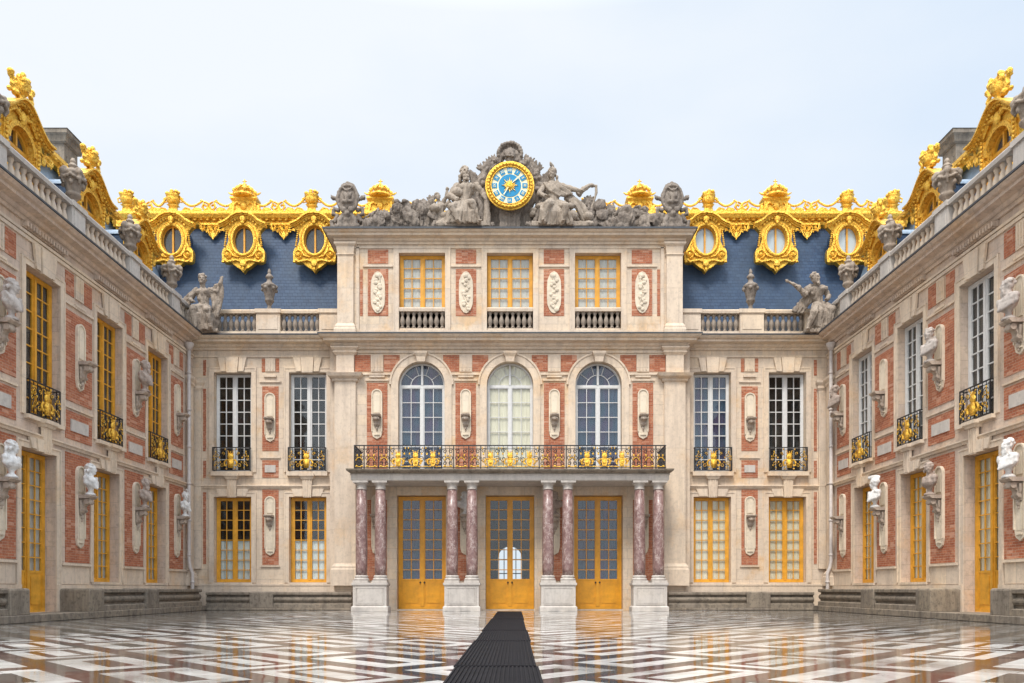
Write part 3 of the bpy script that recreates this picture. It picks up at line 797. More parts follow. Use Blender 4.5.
    for b in BAYS:
        f = wing_dormer(root, u(b))
        window(f, 'window', 0, .14, 11.6, 1.06, 2.26, 1, 3, 'yellow', 'sky' if s > 0 else 'pgrey', arch=True, ft=.08, mid=.07)
    # mass behind
    MB().box(*X(15.5, 33.4), .9, 7.4, 0, 10.98).build('inner_wall', M['dark'], root)
    for pq in ((15.4,15.5),):
        MB().box(*X(*pq), .55, 7.5, 0, 11.0).build('end_wall', M['wing'], root)
    # chimney
    ch = MB(); cx = u(30.0)
    ch.box(cx-.45, cx+.45, 3.95, 4.95, 15, 18.1); loft(ch, cx-.45, cx+.45, 3.95, 4.95, [(0,18.0),(.1,18.05),(.14,18.25),(.24,18.3),(.24,18.45)])
    ch.box(cx-.3, cx+.3, 3.9, 3.95, 15.5, 17.6)
    for k in (-1,1): ch.box(min(cx+k*.45,cx+k*.5), max(cx+k*.45,cx+k*.5), 4.15, 4.75, 15.5, 17.6)
    co = ch.build('chimney', M['bench'], root); 
    MB().add([(cx-.72,3.68,18.452),(cx+.72,3.68,18.452),(cx+.72,5.22,18.452),(cx-.72,5.22,18.452),(cx-.3,4.1,18.7),(cx+.3,4.1,18.7),(cx+.3,4.8,18.7),(cx-.3,4.8,18.7)],
       [(0,3,2,1),(4,5,6,7),(0,1,5,4),(1,2,6,5),(2,3,7,6),(3,0,4,7)]).build('cap', M['lead'], co)
    # corner pilaster and drain pipe
    cp = MB(); pilaster(cp, u(31.55), .42, 0, 1.6, 9.2, .12, base=.6); loft(cp, u(31.55)-.22, u(31.55)+.22, -.12, 0, [(0,9.2),(.06,9.26),(.04,9.34),(.12,9.46),(.12,9.56)])
    cp.build('pilaster', M['trim'], root)
    dp = MB(); px = u(31.2)
    dp.tube([(px,-.16,10.7),(px,-.16,2.0),(px,-.2,1.75),(px,-.3,1.5),(px,-.3,.85),(px,-.3,.25)], .07, 10)
    for z in (9.6,8.1,6.6,5.1,3.6,2.2,1.1): dp.lathe([(.08,0),(.095,.02),(.095,.07),(.08,.09)], (px,-.16 if z > 1.9 else -.3,z), 10)
    dp.lathe([(.09,0),(.2,.25),(.2,.3)], (px,-.16,10.55), 8)
    dp.build('drainpipe', M['pipe'], root, smooth=True)
    return root, u
wl, ul = wing('palace_wing', -1, 'yellow', ('dim','dim','dim'), ('pgrey','pgrey','pgrey'))
tag(wl, 'brick and stone wing whose upper windows are painted yellow', 'building', 'gilded wings flanking the court')
wr, ur = wing('palace_wing', 1, 'white', ('dim','dim','dim'), ('cream','cream','cream'))
tag(wr, 'brick and stone wing whose upper windows are painted white', 'building', 'gilded wings flanking the court')

# ---------------------------------------------------------------- the central building
cb = tag(empty('palace_building', (0, YB, 0)), 'central palace front with arched windows, clock storey and blue slate roof', 'building')
SX = (8.42, 11.55); CXS = (-3.62, 0.0, 3.62); PX = (-5.43, -1.81, 1.81, 5.43); yc = -.6; ya = -.4
for s in (-1,1):
    mb = MB(); holes = []
    for x in SX: holes += [(s*x-.78, s*x+.78, 1.13, 4.7), (s*x-.78, s*x+.78, 5.72, 9.88)]
    a, b = sorted((s*7.1, s*13.75)); wall_holes(mb, a, b, 0, 11.0, holes, .55)
    mb.build('wall', M['stone'], cb)
    t = MB(); a, b = sorted((s*7.4, s*13.18))
    t.box(a, b, -.06, .004, 0, 1.0); t.box(a, b, -.085, .004, 1.0, 1.07)
    t.prism([(.004,5.04),(-.05,5.04),(-.07,5.10),(-.11,5.13),(-.11,5.17),(.004,5.2)], a, b, 'x')
    t.box(a, b, -.05, .004, 10.5, 10.58)
    for x in SX:
        x *= s
        surround(t, x, 1.56, 1.13, 4.7, 0, .2); surround(t, x, 1.56, 5.72, 9.88, 0, .2)
        lintel(t, x, 1.8, 9.9, 10.48, -.03)
        t.prism([(x-.55,4.72),(x-.2,4.72),(x-.2,5.03),(x-.68,5.03)], -.07, 0); t.prism([(x+.2,4.72),(x+.55,4.72),(x+.68,5.03),(x+.2,5.03)], -.07, 0)
        keystone(t, x, 4.66, 5.5, -.06, .42); loft(t, x-.24, x+.24, -.2, 0, [(0,5.42),(.03,5.5),(.07,5.54),(.07,5.66)])
        t.box(x-.85, x+.85, -.2, 0, 5.56, 5.735); t.box(x-.82, x+.82, -.07, .1, 1.07, 1.135)
    px = s*9.98
    plate(t, px, .4, 9.92, 10.46, 0); t.box(px-.45, px+.45, -.06, .004, 9.46, 9.52); t.box(px-.42, px+.42, -.05, .004, 6.3, 6.36); t.box(px-.4, px+.4, -.06, .004, 1.78, 1.84)
    pilaster(t, s*12.98, .3, 0, 1.7, 9.1, .1); loft(t, s*12.98-.16, s*12.98+.16, -.1, 0, [(0,9.1),(.05,9.2),(.03,9.3),(.1,9.42),(.1,9.52)])
    t.build('stone_trim', M['trim'], cb)
    framed_brick(cb, px-.34, px+.34, 1.86, 5.0, 0); framed_brick(cb, px-.34, px+.34, 5.5, 6.22, 0, plaque=True); framed_brick(cb, px-.34, px+.34, 6.62, 9.3, 0)
    framed_brick(cb, px-.36, px-.22, 9.9, 10.46, 0); framed_brick(cb, px+.22, px+.36, 9.9, 10.46, 0)
    for (z0,z1) in ((1.9,4.9),(5.5,6.2),(6.6,9.2),(9.75,10.4)): framed_brick(cb, s*12.72-.06, s*12.72+.06, z0, z1, 0)
    niche(cb, px, 0, 6.98, 9.02, 7.95, True, .66); niche(cb, px, 0, 2.25, 4.72, 3.92, False, .66)
    for x in SX:
        low = 'cream' if s > 0 else 'pane_backing'
        window(cb, 'window', s*x, .26, 1.14, 1.54, 3.55, 2, 8, 'yellow', low, bfrac=1.0 if s > 0 else .5, ft=.1)
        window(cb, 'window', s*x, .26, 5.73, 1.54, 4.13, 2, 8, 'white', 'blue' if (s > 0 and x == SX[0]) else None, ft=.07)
        balconet(cb, s*x, 0, 5.76, 1.56, .98)
    c = MB(); a, b = sorted((s*7.3, s*13.2)); corn_line(c, a, b, 0, 10.8); c.build('cornice', M['trim'], cb)
    MB().box(a, b, -.63, 1.0, 11.258, 11.305).build('lead_gutter', M['lead'], cb)
    a, b = sorted((s*7.2, s*12.95))
    balustrade(cb, 'balustrade', a, b, .02, 11.308, [s*10.08, s*7.45, s*12.8], pedw=1.0, step=.245, H=1.2, depth=.32, ph=.3)
    MB().box(*sorted((s*7.2, s*13.1)), 1.02, 1.2, 11.0, 12.35).build('roof_base_shade', M['lead'], cb)  # dark strip added behind the balusters, standing in for the shaded roof base
    # dark interior
    MB().box(*sorted((s*3.3, s*13.7)), .95, 1.05, 0, 10.9).build('inner_wall', M['dark'], cb)

# centre block
mb = MB(); holes = [(x-1.0, x+1.0, 0, 4.7) for x in CXS] + [(x-.95, x+.95, 5.45, 10.16) for x in CXS]
wall_holes(mb, -7.1, 7.1, 0, 11.0, holes, .6, yc)
for x in CXS: arch_fill(mb, x, 9.21, .95, 10.162, yc+.001, -.001)
mb.build('wall', M['stone'], cb)
t = MB()
for x in CXS:
    arc_band(t, x, 9.21, .95, 1.24, yc-.05, yc+.004); arc_band(t, x, 9.21, 1.24, 1.31, yc-.09, yc+.004)
    for s in (-1,1):
        t.box(*sorted((x+s*.95, x+s*1.24)), yc-.05, yc+.004, 5.45, 9.21)
    loft(t, x-.16, x+.16, yc-.22, yc, [(0,10.1),(.03,10.3),(.1,10.42),(.12,10.5)])
    t.box(x-1.02, x+1.02, yc-.04, yc+.1, -.001, .03)
for x in PX:
    plate(t, x, .5, 9.74, 10.44, yc)
    t.box(x-.62, x+.62, yc-.07, yc+.004, 9.60, 9.66); t.box(x-.47, x+.47, yc-.06, yc+.004, 9.36, 9.42)
t.box(-7.1, 7.1, yc-.05, yc+.004, 10.5, 10.58)
for s in (-1,1):
    pilaster(t, s*6.72, .86, yc, 1.9, 9.3, .12, base=.9)
    loft(t, s*6.72-.47, s*6.72+.47, yc-.12, yc, [(0,9.3),(.06,9.34),(.05,9.42),(.2,9.5),(.26,9.62),(.1,9.66),(0,9.7)])
    pilaster(t, s*6.72, .72, yc, 9.7, 10.5, .12); loft(t, s*6.72-.4, s*6.72+.4, yc-.12, yc, [(0,10.4),(.1,10.5),(.06,10.56),(.16,10.66),(.16,10.72)])
    t.box(*sorted((s*7.1, s*7.4)), yc+.2, .02, 0, 10.9)
t.build('stone_trim', M['trim'], cb)
for x in PX:
    framed_brick(cb, x-.42, x+.42, 5.5, 9.28, yc)
    framed_brick(cb, x-.92, x-.27, 9.74, 10.42, yc); framed_brick(cb, x+.27, x+.92, 9.74, 10.42, yc)
    framed_brick(cb, x-.4, x+.4, 1.2, 4.5, yc)
    niche(cb, x, yc, 6.98, 9.02, 7.95, True, .66); niche(cb, x, yc, 2.25, 4.72, 3.885, False, .8)
for i, x in enumerate(CXS):
    window(cb, 'window', x, yc+.26, 5.46, 1.88, 4.69, 2, 6, 'white', ('blue','cream','blue')[i], arch=True, ft=.065, mid=.085, mt=.026)  # blue backing imitates reflections in the outer arched panes
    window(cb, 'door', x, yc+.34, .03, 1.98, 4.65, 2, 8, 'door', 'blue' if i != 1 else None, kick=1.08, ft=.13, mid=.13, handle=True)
# entrance passage with an arched opening to the garden beyond
v = MB()
wall_holes(v, -1.6, 1.6, 0, 4.9, [(-.68,.68,.02,3.3)], .3, 12.0); arch_fill(v, 0.0, 2.62, .68, 3.302, 12.001, 12.299)
v.box(-1.7,-1.6,.02,12.3,0,4.9); v.box(1.6,1.7,.02,12.3,0,4.9); v.box(-1.7,1.7,.02,12.3,4.9,5.0); v.box(-1.7,1.7,.02,12.0,-.05,.012)
v.box(-3.3,-1.7,.95,1.05,0,5.2); v.box(1.7,3.3,.95,1.05,0,5.2); v.box(-3.3,3.3,.95,1.05,5.2,10.9)
vo = v.build('vestibule', M['dark'], cb)
gm = MB()
for z in (.9,1.75,2.55): gm.box(-.68,.68,12.1,12.15,z-.03,z+.03)
for x in (-.34,0,.34): gm.box(x-.025,x+.025,12.1,12.15,.02,3.28)
gm.build('garden_window', M['white'], vo)
c = MB(); loft(c, -7.1, 7.1, yc, .4, [(d, 10.66+h) for d, h in CORN]); c.build('cornice', M['trim'], cb)
loft(MB(), -7.1, 7.1, yc, .4, [(.63,11.118),(.63,11.165)]).build('lead_gutter', M['lead'], cb)

# attic storey
mb = MB(); holes = [(x-.95, x+.95, 11.5, 14.68) for x in CXS]; wall_holes(mb, -7.05, 7.05, 11.14, 15.1, holes, .5, ya)
mb.box(-7.05, -6.6, ya+.5, 3, 11.2, 15.1); mb.box(6.6, 7.05, ya+.5, 3, 11.2, 15.1); mb.build('attic_wall', M['stone'], cb)
t = MB(); t.box(-7.1, 7.1, ya-.06, ya+.004, 11.15, 11.5)
for x in CXS:
    surround(t, x, 1.9, 11.5, 14.68, ya, .22)
for x in PX: t.box(x-.62, x+.62, ya-.06, ya+.004, 14.1, 14.17)
for s in (-1,1):
    pilaster(t, s*6.75, .66, ya, 11.75, 14.55, .12, base=.5); loft(t, s*6.75-.33, s*6.75+.33, ya-.12, ya, [(0,14.5),(.05,14.58),(.0,14.62),(.04,14.9),(.12,14.98),(.12,15.06)])
    t.box(*sorted((s*6.2,s*6.32)), ya-.05, ya, 11.5, 14.9)
t.box(-7.05, 7.05, ya-.05, ya+.004, 14.86, 14.93)
t.build('stone_trim', M['trim'], cb)
for k, x in enumerate(PX):
    framed_brick(cb, x-.42, x+.42, 12.1, 14.02, ya); framed_brick(cb, x-.42, x+.42, 14.24, 14.82, ya)
    rl = MB(); arc = [(.29*math.cos(2*PI*i/20), 13.05+.86*math.sin(2*PI*i/20)*(1 if True else 0)) for i in range(20)]
    rl.prism([(max(-.29,min(.29,p*1.15)), z) for p, z in arc], ya-.06, ya-.015, M=Matrix.Translation((x,0,0)))
    rr = random.Random(k)
    for i in range(15):
        zz = 12.35+1.4*i/14; rl.ell((x+.11*math.sin(i*1.5+k), ya-.07, zz), (.06+.06*rr.random(),.045,.06+.04*rr.random()), rr.random()*3, n=7, m=5)
    rl.tube([(x+.10*math.sin(i*.9+k), ya-.07, 12.35+.14*i) for i in range(11)], .03, 5)
    rl.ell((x,ya-.08,13.72),(.11,.06,.1)); rl.build('carved_relief', M['plaque'], cb, smooth=False)
for s in (-1,1):
    framed_brick(cb, *sorted((s*6.05, s*6.17)), 12.1, 14.0, ya)
for x in CXS:
    window(cb, 'window', x, ya+.24, 12.4, 1.88, 2.27, 2, 5, 'yellow', 'grey', ft=.1, mid=.1)
    balustrade(cb, 'balustrade', x-.94, x+.94, ya+.03, 11.5, [], step=.235, H=.95, depth=.2, ph=.1)
MB().box(-6.6, 6.6, 1.2, 1.3, 11.2, 15.0).build('inner_wall', M['dark'], cb)
c = MB(); loft(c, -7.05, 7.05, ya, 3, [(d*.85, 15.02+h) for d, h in CORN]); c.build('attic_cornice', M['stone'], cb)
loft(MB(), -7.05, 7.05, ya, 3, [(.55,15.45),(.55,15.52),(.3,15.57)]).build('lead_gutter', M['lead'], cb)

# slate roof of the central building
r = MB(); r.prism([(1.1,11.0),(2.15,17.0),(9,17.0),(9,11.0)], -17.5, 17.5, 'x'); r.build('roof', M['slate'], cb)
g = MB(); yr = 1.95
g.prism([(yr+.2,16.85),(yr,16.95),(yr-.06,17.05),(yr-.02,17.14),(yr-.16,17.2),(yr-.26,17.34),(yr-.26,17.46),(yr+.5,17.5),(yr+.5,16.85)], -17.2, 17.2, 'x')
for i in range(118): g.ell((-17.1+.29*i, yr-.10, 17.14), (.10,.05,.05), n=6, m=4)
for x in (-16.2,-13.1,-9.98,-6.9,6.9,9.98,13.1,16.2): fret(g, x, 17.0, 1.15, .66, yr-.06, 3)
gr = g.build('gilt_cornice', M['gold'], cb)
def cresting(x0, x1, peaks):
    mb = MB(); y = yr+.15; z0 = 17.5
    mb.box(x0, x1, y-.04, y+.04, z0, z0+.10)
    x = x0+.2
    xs = sorted(peaks)
    for a, b in zip(xs, xs[1:]):
        m = (a+b)/2; L = (b-a)/2
        # small twin scrolls at mid span carrying the swags
        for s in (-1,1):
            cscroll(mb, m+s*.17, z0+.34, .2, y, .05, s, PI/2, 1.2, 10)
            mb.tube([(m+s*.12,y,z0+.1),(m+s*.3,y,z0+.32),(m+s*.22,y,z0+.55),(m+s*.36,y,z0+.62)],[.05,.05,.04,.05],5)
            n = 15
            for i in range(n+1):
                q = i/n; xx = m+s*(.3+(L-.62)*q); zz = z0+.58-.26*math.sin(PI*q)+.1*q
                mb.ell((xx,y,zz),(.062,.055,.055), n=6, m=4)
            for q in (.35,.62):
                xx = m+s*L*q; mb.tube([(xx-.24,y,z0+.1),(xx-.08,y,z0+.28),(xx+.1,y,z0+.24),(xx+.24,y,z0+.1)],.045,5)
                mb.prism([(xx-.25,z0+.08),(xx+.25,z0+.08),(xx,z0+.3)], y-.02, y+.02)
            mb.ell((m+s*.5,y,z0+.2),(.2,.05,.1), n=8, m=5)
        mb.prism([(m-.2,z0+.1),(m+.2,z0+.1),(m,z0+.5)], y-.03, y+.03)
    return mb.build('gilt_cresting', M['gold'], cb, smooth=False)
CR = (-11.78, 11.78, -5.75, 5.75); VS = (-14.95,-8.8,8.8,14.95)
cresting(-17.2, 17.2, [-17.4,-14.95,-11.78,-8.8,-5.75,-2.9,0,2.9,5.75,8.8,11.78,14.95,17.4])
def crown_pedestal(x):
    mb = MB(); y = 0
    loft(mb, -.52,.52,-.12,.3, [(.06,0),(.06,.08),(0,.12),(0,.58),(.08,.66),(.08,.74)])
    mb.ell((0,-.14,.36),(.15,.08,.18)); 
    for s in (-1,1): mb.tube([(s*.15,-.14,.4),(s*.3,-.14,.5),(s*.42,-.13,.4),(s*.42,-.13,.2)],[.05,.05,.06,.04],5); mb.ell((s*.6,0,.25),(.12,.1,.22))
    # crown
    mb.lathe([(.42,.72),(.50,.78),(.46,.84),(.40,.90),(.36,.94)], n=16)
    for i in range(10):
        a = 2*PI*i/10; c, s_ = math.cos(a), math.sin(a)
        mb.tube([(.42*c,.42*s_,.84),(.46*c,.46*s_,1.0),(.32*c,.32*s_,1.18),(.1*c,.1*s_,1.26)], [.05,.055,.05,.04], 5); mb.ell((.48*c,.48*s_,.98),(.07,.07,.09), n=6, m=5)
    for s in (-1,1): mb.tube([(s*.3,0,.9),(s*.6,0,.93),(s*.72,0,1.0)],[.05,.05,.02],5)
    mb.ell((0,0,1.1),(.3,.3,.16), n=10, m=6); mb.ell((0,0,1.33),(.1,.1,.1)); mb.cap((0,0,1.4),(0,0,1.58),.03,.02); mb.cap((-.07,0,1.5),(.07,0,1.5),.025)
    return mb
cm = crown_pedestal(0).mesh('gilt_crown', M['gold'], False)
for x in CR: link('gilt_crown', cm, cb, (x, yr+.15, 17.46))
vm = MB(); loft(vm, -.2,.2,-.12,.12,[(.04,0),(.04,.08),(0,.1),(-.04,.36),(.04,.42)])
vm.lathe([(.1,.42),(.22,.5),(.30,.66),(.26,.78),(.32,.84)], n=12)
_r = random.Random(3)
for i in range(16): a = 2*PI*i/16*2; q = .08+.22*_r.random(); vm.ell((q*math.cos(a),q*math.sin(a)*.7,.9+.18*_r.random()-q*.3),(.09,.08,.08), n=7, m=5)
for s in (-1,1): vm.tube([(s*.28,0,.8),(s*.42,0,.72),(s*.38,0,.56),(s*.26,0,.6)],.035,5)
vme = vm.mesh('gilt_vase', M['gold'], True)
for x in VS + (-17.0, 17.0): link('gilt_vase', vme, cb, (x, yr+.15, 17.46))

# oval gilded dormers
OUT = [(0,1.15),(.25,1.12),(.48,1.0),(.64,.82),(.80,.72),(1.0,.66),(1.0,.50),(.76,.42),(.66,.25),(.64,0),(.70,-.2),(.84,-.34),(.92,-.5),(.93,-.72),(.9,-.95),(.72,-1.02),(.56,-.95),(.42,-1.06),(.24,-1.2),(.1,-1.26),(0,-1.42)]
OUTL = OUT + [(-x,z) for x, z in OUT[-2:0:-1]]
def ray_out(a):
    d = Vector((math.sin(a), math.cos(a))); best = None; n = len(OUTL)
    for i in range(n):
        p = Vector(OUTL[i]); q = Vector(OUTL[(i+1)%n]); e = q-p; den = d.x*e.y-d.y*e.x
        if abs(den) < 1e-9: continue
        tt = (p.x*e.y-p.y*e.x)/den; uu = (p.x*d.y-p.y*d.x)/den
        if tt > 0 and -1e-6 <= uu <= 1+1e-6: best = tt if best is None else min(best, tt)
    return d*best
f = MB(); N = 64; V = []
for i in range(N):
    a = 2*PI*i/N; o = ray_out(a); ii = (.43*math.sin(a), .60*math.cos(a))
    for (px, pz) in (ii, o):
        for yy in (-.12,.12): V.append((px,yy,pz))
F = []
for i in range(N):
    j = (i+1)%N; a, b = 4*i, 4*j
    F += [(a,a+2,b+2,b),(a+1,b+1,b+3,a+3),(a,b,b+1,a+1),(a+2,a+3,b+3,b+2)]
f.add(V, F)
f.ring((0,-.14,0),.50,.67,.07,36,7); f.ring((0,-.13,0),.60,.77,.025,36,5)
for (y0, k, th) in ((-.34,1.02,.08),(-.26,.95,.07),(-.2,.88,.06)):
    arc = [(0,1.15),(.25,1.12),(.48,1.0),(.64,.84),(.82,.74),(1.02,.66)]
    for (xa,za),(xb,zb) in zip(arc, arc[1:]):
        for s in (-1,1):
            o = (1-k)*1.0
            f.prism([(s*xa,za-o),(s*xb,zb-o),(s*xb,zb-o-th),(s*xa,za-o-th)], y0, -.1)
rr = random.Random(9)
for s in (-1,1):
    cscroll(f, s*.70, -.62, .20, -.15, .05, s, PI/2, 1.4, 14, -1); f.ell((s*.70,-.16,-.62),(.07,.05,.07))
    for i in range(9): f.ell((s*(.70+.012*i), -.14, .42-.085*i), (.055,.05,.038), n=6, m=4)
    f.tube([(s*.1,-.15,-.95),(s*.3,-.16,-.88),(s*.5,-.15,-.92),(s*.68,-.15,-.95),(s*.86,-.15,-.86)],[.05,.06,.05,.06,.04],6)
    f.tube([(s*.2,-.16,-.76),(s*.42,-.17,-.7),(s*.55,-.15,-.5),(s*.62,-.14,-.25)],[.03,.045,.045,.03],6)
    for i in range(5): f.ell((s*(.12+.11*i), -.17, .92-.035*i*i*.5), (.065,.05,.06), n=6, m=4)
    f.ell((s*.86,-.16,-.96),(.07,.05,.06))
f.ell((0,-.18,-1.05),(.14,.07,.15)); f.ell((0,-.17,-1.28),(.06,.05,.1)); f.ell((0,-.2,.88),(.15,.1,.16)); f.ell((0,-.22,.72),(.08,.06,.09))
odm = f.mesh('oval_dormer', M['gold'], False)
ow_ = MB(); ow_.box(-.035,.035,-.02,.04,-.6,.6); 
ow_.ring((0,0,0),.44,.61,.035,30,5)
ofr = ow_.mesh('window', M['yellow'])
og = MB(); og.prism([(.44*math.cos(2*PI*i/28), .61*math.sin(2*PI*i/28)) for i in range(28)], .03, .04)
ogm = og.mesh('pane', M['glass'])
obk = {}
for mt in ('dim','sky'):
    q = MB(); q.prism([(.43*math.cos(2*PI*i/28), .60*math.sin(2*PI*i/28)) for i in range(28)], .07, .08); obk[mt] = q.mesh('blind', M[mt])
oc = MB(); oc.prism([(.62*math.cos(2*PI*i/24), .1+.78*math.sin(2*PI*i/24)) for i in range(24)], .12, 1.6); ocm = oc.mesh('hood', M['slate'])
for x in (-14.65,-11.55,-8.47,8.47,11.55,14.65):
    o = link('oval_dormer', odm, cb, (x, 1.38, 15.98)); w_ = link('window', ofr, o, (0,.02,0)); link('pane', ogm, o, (0,.02,0)); link('blind', obk['dim' if x < 0 else 'sky'], o); link('hood', ocm, o)
# ---------------------------------------------------------------- columned porch with its balcony
po = tag(empty('portico', (0, 29.9, 0)), 'porch of paired red marble columns carrying the long gilded balcony', 'portico')
shaft = MB().lathe([(.215,0),(.225,.3),(.228,1.2),(.215,2.3),(.190,3.33)], n=20).mesh('shaft', M['marble'], True)
cbase = MB(); cbase.box(-.29,.29,-.29,.29,0,.09); cbase.lathe([(.28,.09),(.30,.13),(.28,.17),(.245,.19),(.245,.215),(.27,.235),(.255,.27),(.225,.285)], n=20); cbase = cbase.mesh('column_base', M['pale'])
ccap = MB().lathe([(.19,0),(.215,.01),(.215,.04),(.195,.05),(.195,.15),(.23,.19),(.27,.23),(.27,.25)], n=20); ccap.box(-.29,.29,-.29,.29,.25,.33); ccap = ccap.mesh('capital', M['pale'])
for (a, b) in ((-6.1,-4.72),(-2.57,-1.16),(1.16,2.57),(4.72,6.1)):
    for k, xx in enumerate((a+.32, b-.32)):
        c = link('column', shaft, po, (xx, 0, 1.39)); c.rotation_euler = (0,0,random.Random(xx).uniform(0,6))
        link('column_base', cbase, c, (0,0,-.285)); link('capital', ccap, c, (0,0,3.33))
        c.children[0].rotation_euler = (0,0,-c.rotation_euler[2]); c.children[1].rotation_euler = (0,0,-c.rotation_euler[2])
    p = MB(); loft(p, a+.04, b-.04, -.30, .34, [(.06,0),(.06,.16),(.02,.2),(0,.2),(0,.96),(.03,1.0),(.05,1.02),(.05,1.1)])
    p.box(a+.2, b-.2, -.315, -.299, .3, .88); 
    for (x0,x1,z0,z1) in ((a+.14,b-.14,.25,.29),(a+.14,b-.14,.89,.93),(a+.14,a+.18,.29,.89),(b-.18,b-.14,.29,.89)): p.box(x0,x1,-.325,-.298,z0,z1)
    p.build('pedestal', M['pale'], po, bevel=.008)
e = MB(); loft(e, -6.12, 6.12, -.26, 1.47, [(0,5.05),(0,5.07),(.02,5.08),(.02,5.24),(.06,5.27),(.04,5.3),(.04,5.31)]); e.build('entablature', M['pale'], po)
sl = MB(); loft(sl, -6.03, 6.03, -.26, 1.47, [(.1,5.312),(.18,5.36),(.24,5.40),(.26,5.47),(.2,5.48)]); sl.build('balcony_slab', M['bench'], po)
fl = MB(); 
rail = MB(); rg = MB(); zb, hb = 5.485, .90; yb = -.42
segs = []; xs = [-5.97,-5.6,-5.05,-4.62,-2.62,-2.16,-1.58,-1.12,1.12,1.58,2.16,2.62,4.62,5.05,5.6,5.97]
rail.box(-5.99,5.99,yb-.03,yb+.03,zb+hb-.035,zb+hb); rail.box(-5.99,5.99,yb-.02,yb+.02,zb+.03,zb+.055); rail.box(-5.99,5.99,yb-.012,yb+.012,zb+hb-.15,zb+hb-.135)
for s in (-1,1):
    rail.box(s*5.97-.02,s*5.97+.02,yb,1.2,zb+hb-.03,zb+hb-.002); rail.box(s*5.97-.015,s*5.97+.015,yb,1.2,zb+.03,zb+.05)
    for i in range(12): rail.box(s*5.97-.01,s*5.97+.01,yb+.13*i,yb+.13*i+.02,zb,zb+hb-.03)
rr = random.Random(4)
for a, b in zip(xs, xs[1:]):
    rail.box(a-.02,a+.02,yb-.02,yb+.02,zb-.01,zb+hb)
    wd = b-a; n = max(2, round(wd/.17))
    for i in range(1,n): rail.box(a+wd*i/n-.008,a+wd*i/n+.008,yb-.008,yb+.008,zb+.03,zb+hb-.03)
    c0 = (a+b)/2
    if wd < .9:
        for s in (-1,1):
            for (zz, r, a0) in ((.66,.1,.5),(.42,.12,2.4),(.2,.09,1.2)):
                cscroll(rail, c0+s*wd*.26, zb+zz, r, yb-.015, .014, s, a0 if s>0 else PI-a0, 1.3, 10)
            rg.ell((c0+s*wd*.26, yb-.03, zb+.10),(.045,.02,.03),n=6,m=4); rg.ell((c0+s*wd*.2, yb-.03, zb+.5),(.03,.02,.05),n=6,m=4)
        rg.tube([(c0-.14,yb-.03,zb+.3),(c0-.05,yb-.03,zb+.42),(c0+.05,yb-.03,zb+.42),(c0+.14,yb-.03,zb+.3)],.022,5)
        rg.box(c0-wd*.4,c0+wd*.4,yb-.02,yb-.01,zb+.06,zb+.085)
    else:
        m = 3
        for q in range(m):
            cx = a+wd*(q+.5)/m; T = Matrix.Translation((0,0,zb+.0))
            g2 = MB(); gold_emblem(g2, cx, hb*.86, .74, yb-.05); rg.add(g2.v, g2.f, T)
        for q in range(m+1):
            cx = a+wd*q/m
            for s in (-1,1):
                if a < cx+s*.12 < b:
                    cscroll(rail, cx+s*.12, zb+.68, .1, yb-.015, .014, s, .5, 1.3, 10); cscroll(rail, cx+s*.12, zb+.36, .12, yb-.015, .014, s, 2.5, 1.3, 10)
                    cscroll(rg, cx+s*.11, zb+.3, .10, yb-.035, .016, -s, 1, 1.1, 9); rg.ell((cx+s*.1,yb-.03,zb+.56),(.035,.02,.05),n=6,m=4); rg.ell((cx+s*.06,yb-.03,zb+.78),(.025,.02,.04),n=6,m=4)
        rg.box(a+.03,b-.03,yb-.024,yb-.012,zb+.07,zb+.10)
ro = rail.build('railing', M['iron'], po); rg.build('gilt_ornament', M['gold'], ro)

# ---------------------------------------------------------------- sun clock
ck = tag(empty('clock', (-.01, 31.05, 17.15)), 'round blue and gold clock with a sun face crowning the palace front', 'clock')
dm = MB(); dm.lathe([(.02,-.02),(.82,-.02),(.82,.03),(.02,.03)], n=48, M=Matrix.Rotation(PI/2,4,'X')); dm.build('dial', M['ivory'], ck)
bm_ = MB(); bm_.lathe([(.01,.03),(.485,.03),(.485,.05),(.01,.05)], n=40, M=Matrix.Rotation(PI/2,4,'X')); bm_.build('dial_centre', M['dialblue'], ck)
rm = MB(); rm.ring((0,-.06,0),.92,.92,.07,48,8); rm.ring((0,-.08,0),.81,.81,.03,48,6); rm.ring((0,-.02,0),1.02,1.02,.045,48,6)
for i in range(40): a = 2*PI*i/40; rm.ell((.92*math.cos(a),-.13,.92*math.sin(a)),(.06,.035,.045), -a, n=6, m=4)
rm.build('rim', M['gold'], ck, smooth=True)
for i, txt in enumerate(['XII','I','II','III','IIII','V','VI','VII','VIII','IX','X','XI']):
    a = 2*PI*i/12; R = Matrix.Rotation(a, 4, 'Y')
    pl = MB(); pl.box(-.10,.10,-.055,-.03,.54,.755, M=R); o = pl.build('numeral_plate', M['dialblue'], ck)
    cu = bpy.data.curves.new('numeral', 'FONT'); cu.body = txt; cu.size = .165; cu.align_x = 'CENTER'; cu.align_y = 'CENTER'; cu.extrude = .004; cu.space_character = .9
    tmp = bpy.data.objects.new('tmp', cu); COL.objects.link(tmp); dg = bpy.context.evaluated_depsgraph_get(); dg.update()
    me = bpy.data.meshes.new_from_object(tmp.evaluated_get(dg)); bpy.data.objects.remove(tmp)
    sx = min(1, .15/max(.01, max(v.co.x for v in me.vertices)-min(v.co.x for v in me.vertices)))
    me.transform(R @ Matrix.Translation((0,-.062,.648)) @ Matrix.Rotation(PI/2,4,'X') @ Matrix.Diagonal((sx,1,1,1))); me.materials.clear(); me.materials.append(M['ivory']); me.name = 'numeral'
    link('numeral', me, o)
sn = MB()
sn.ell((0,-.09,0),(.145,.06,.145), n=14, m=10)
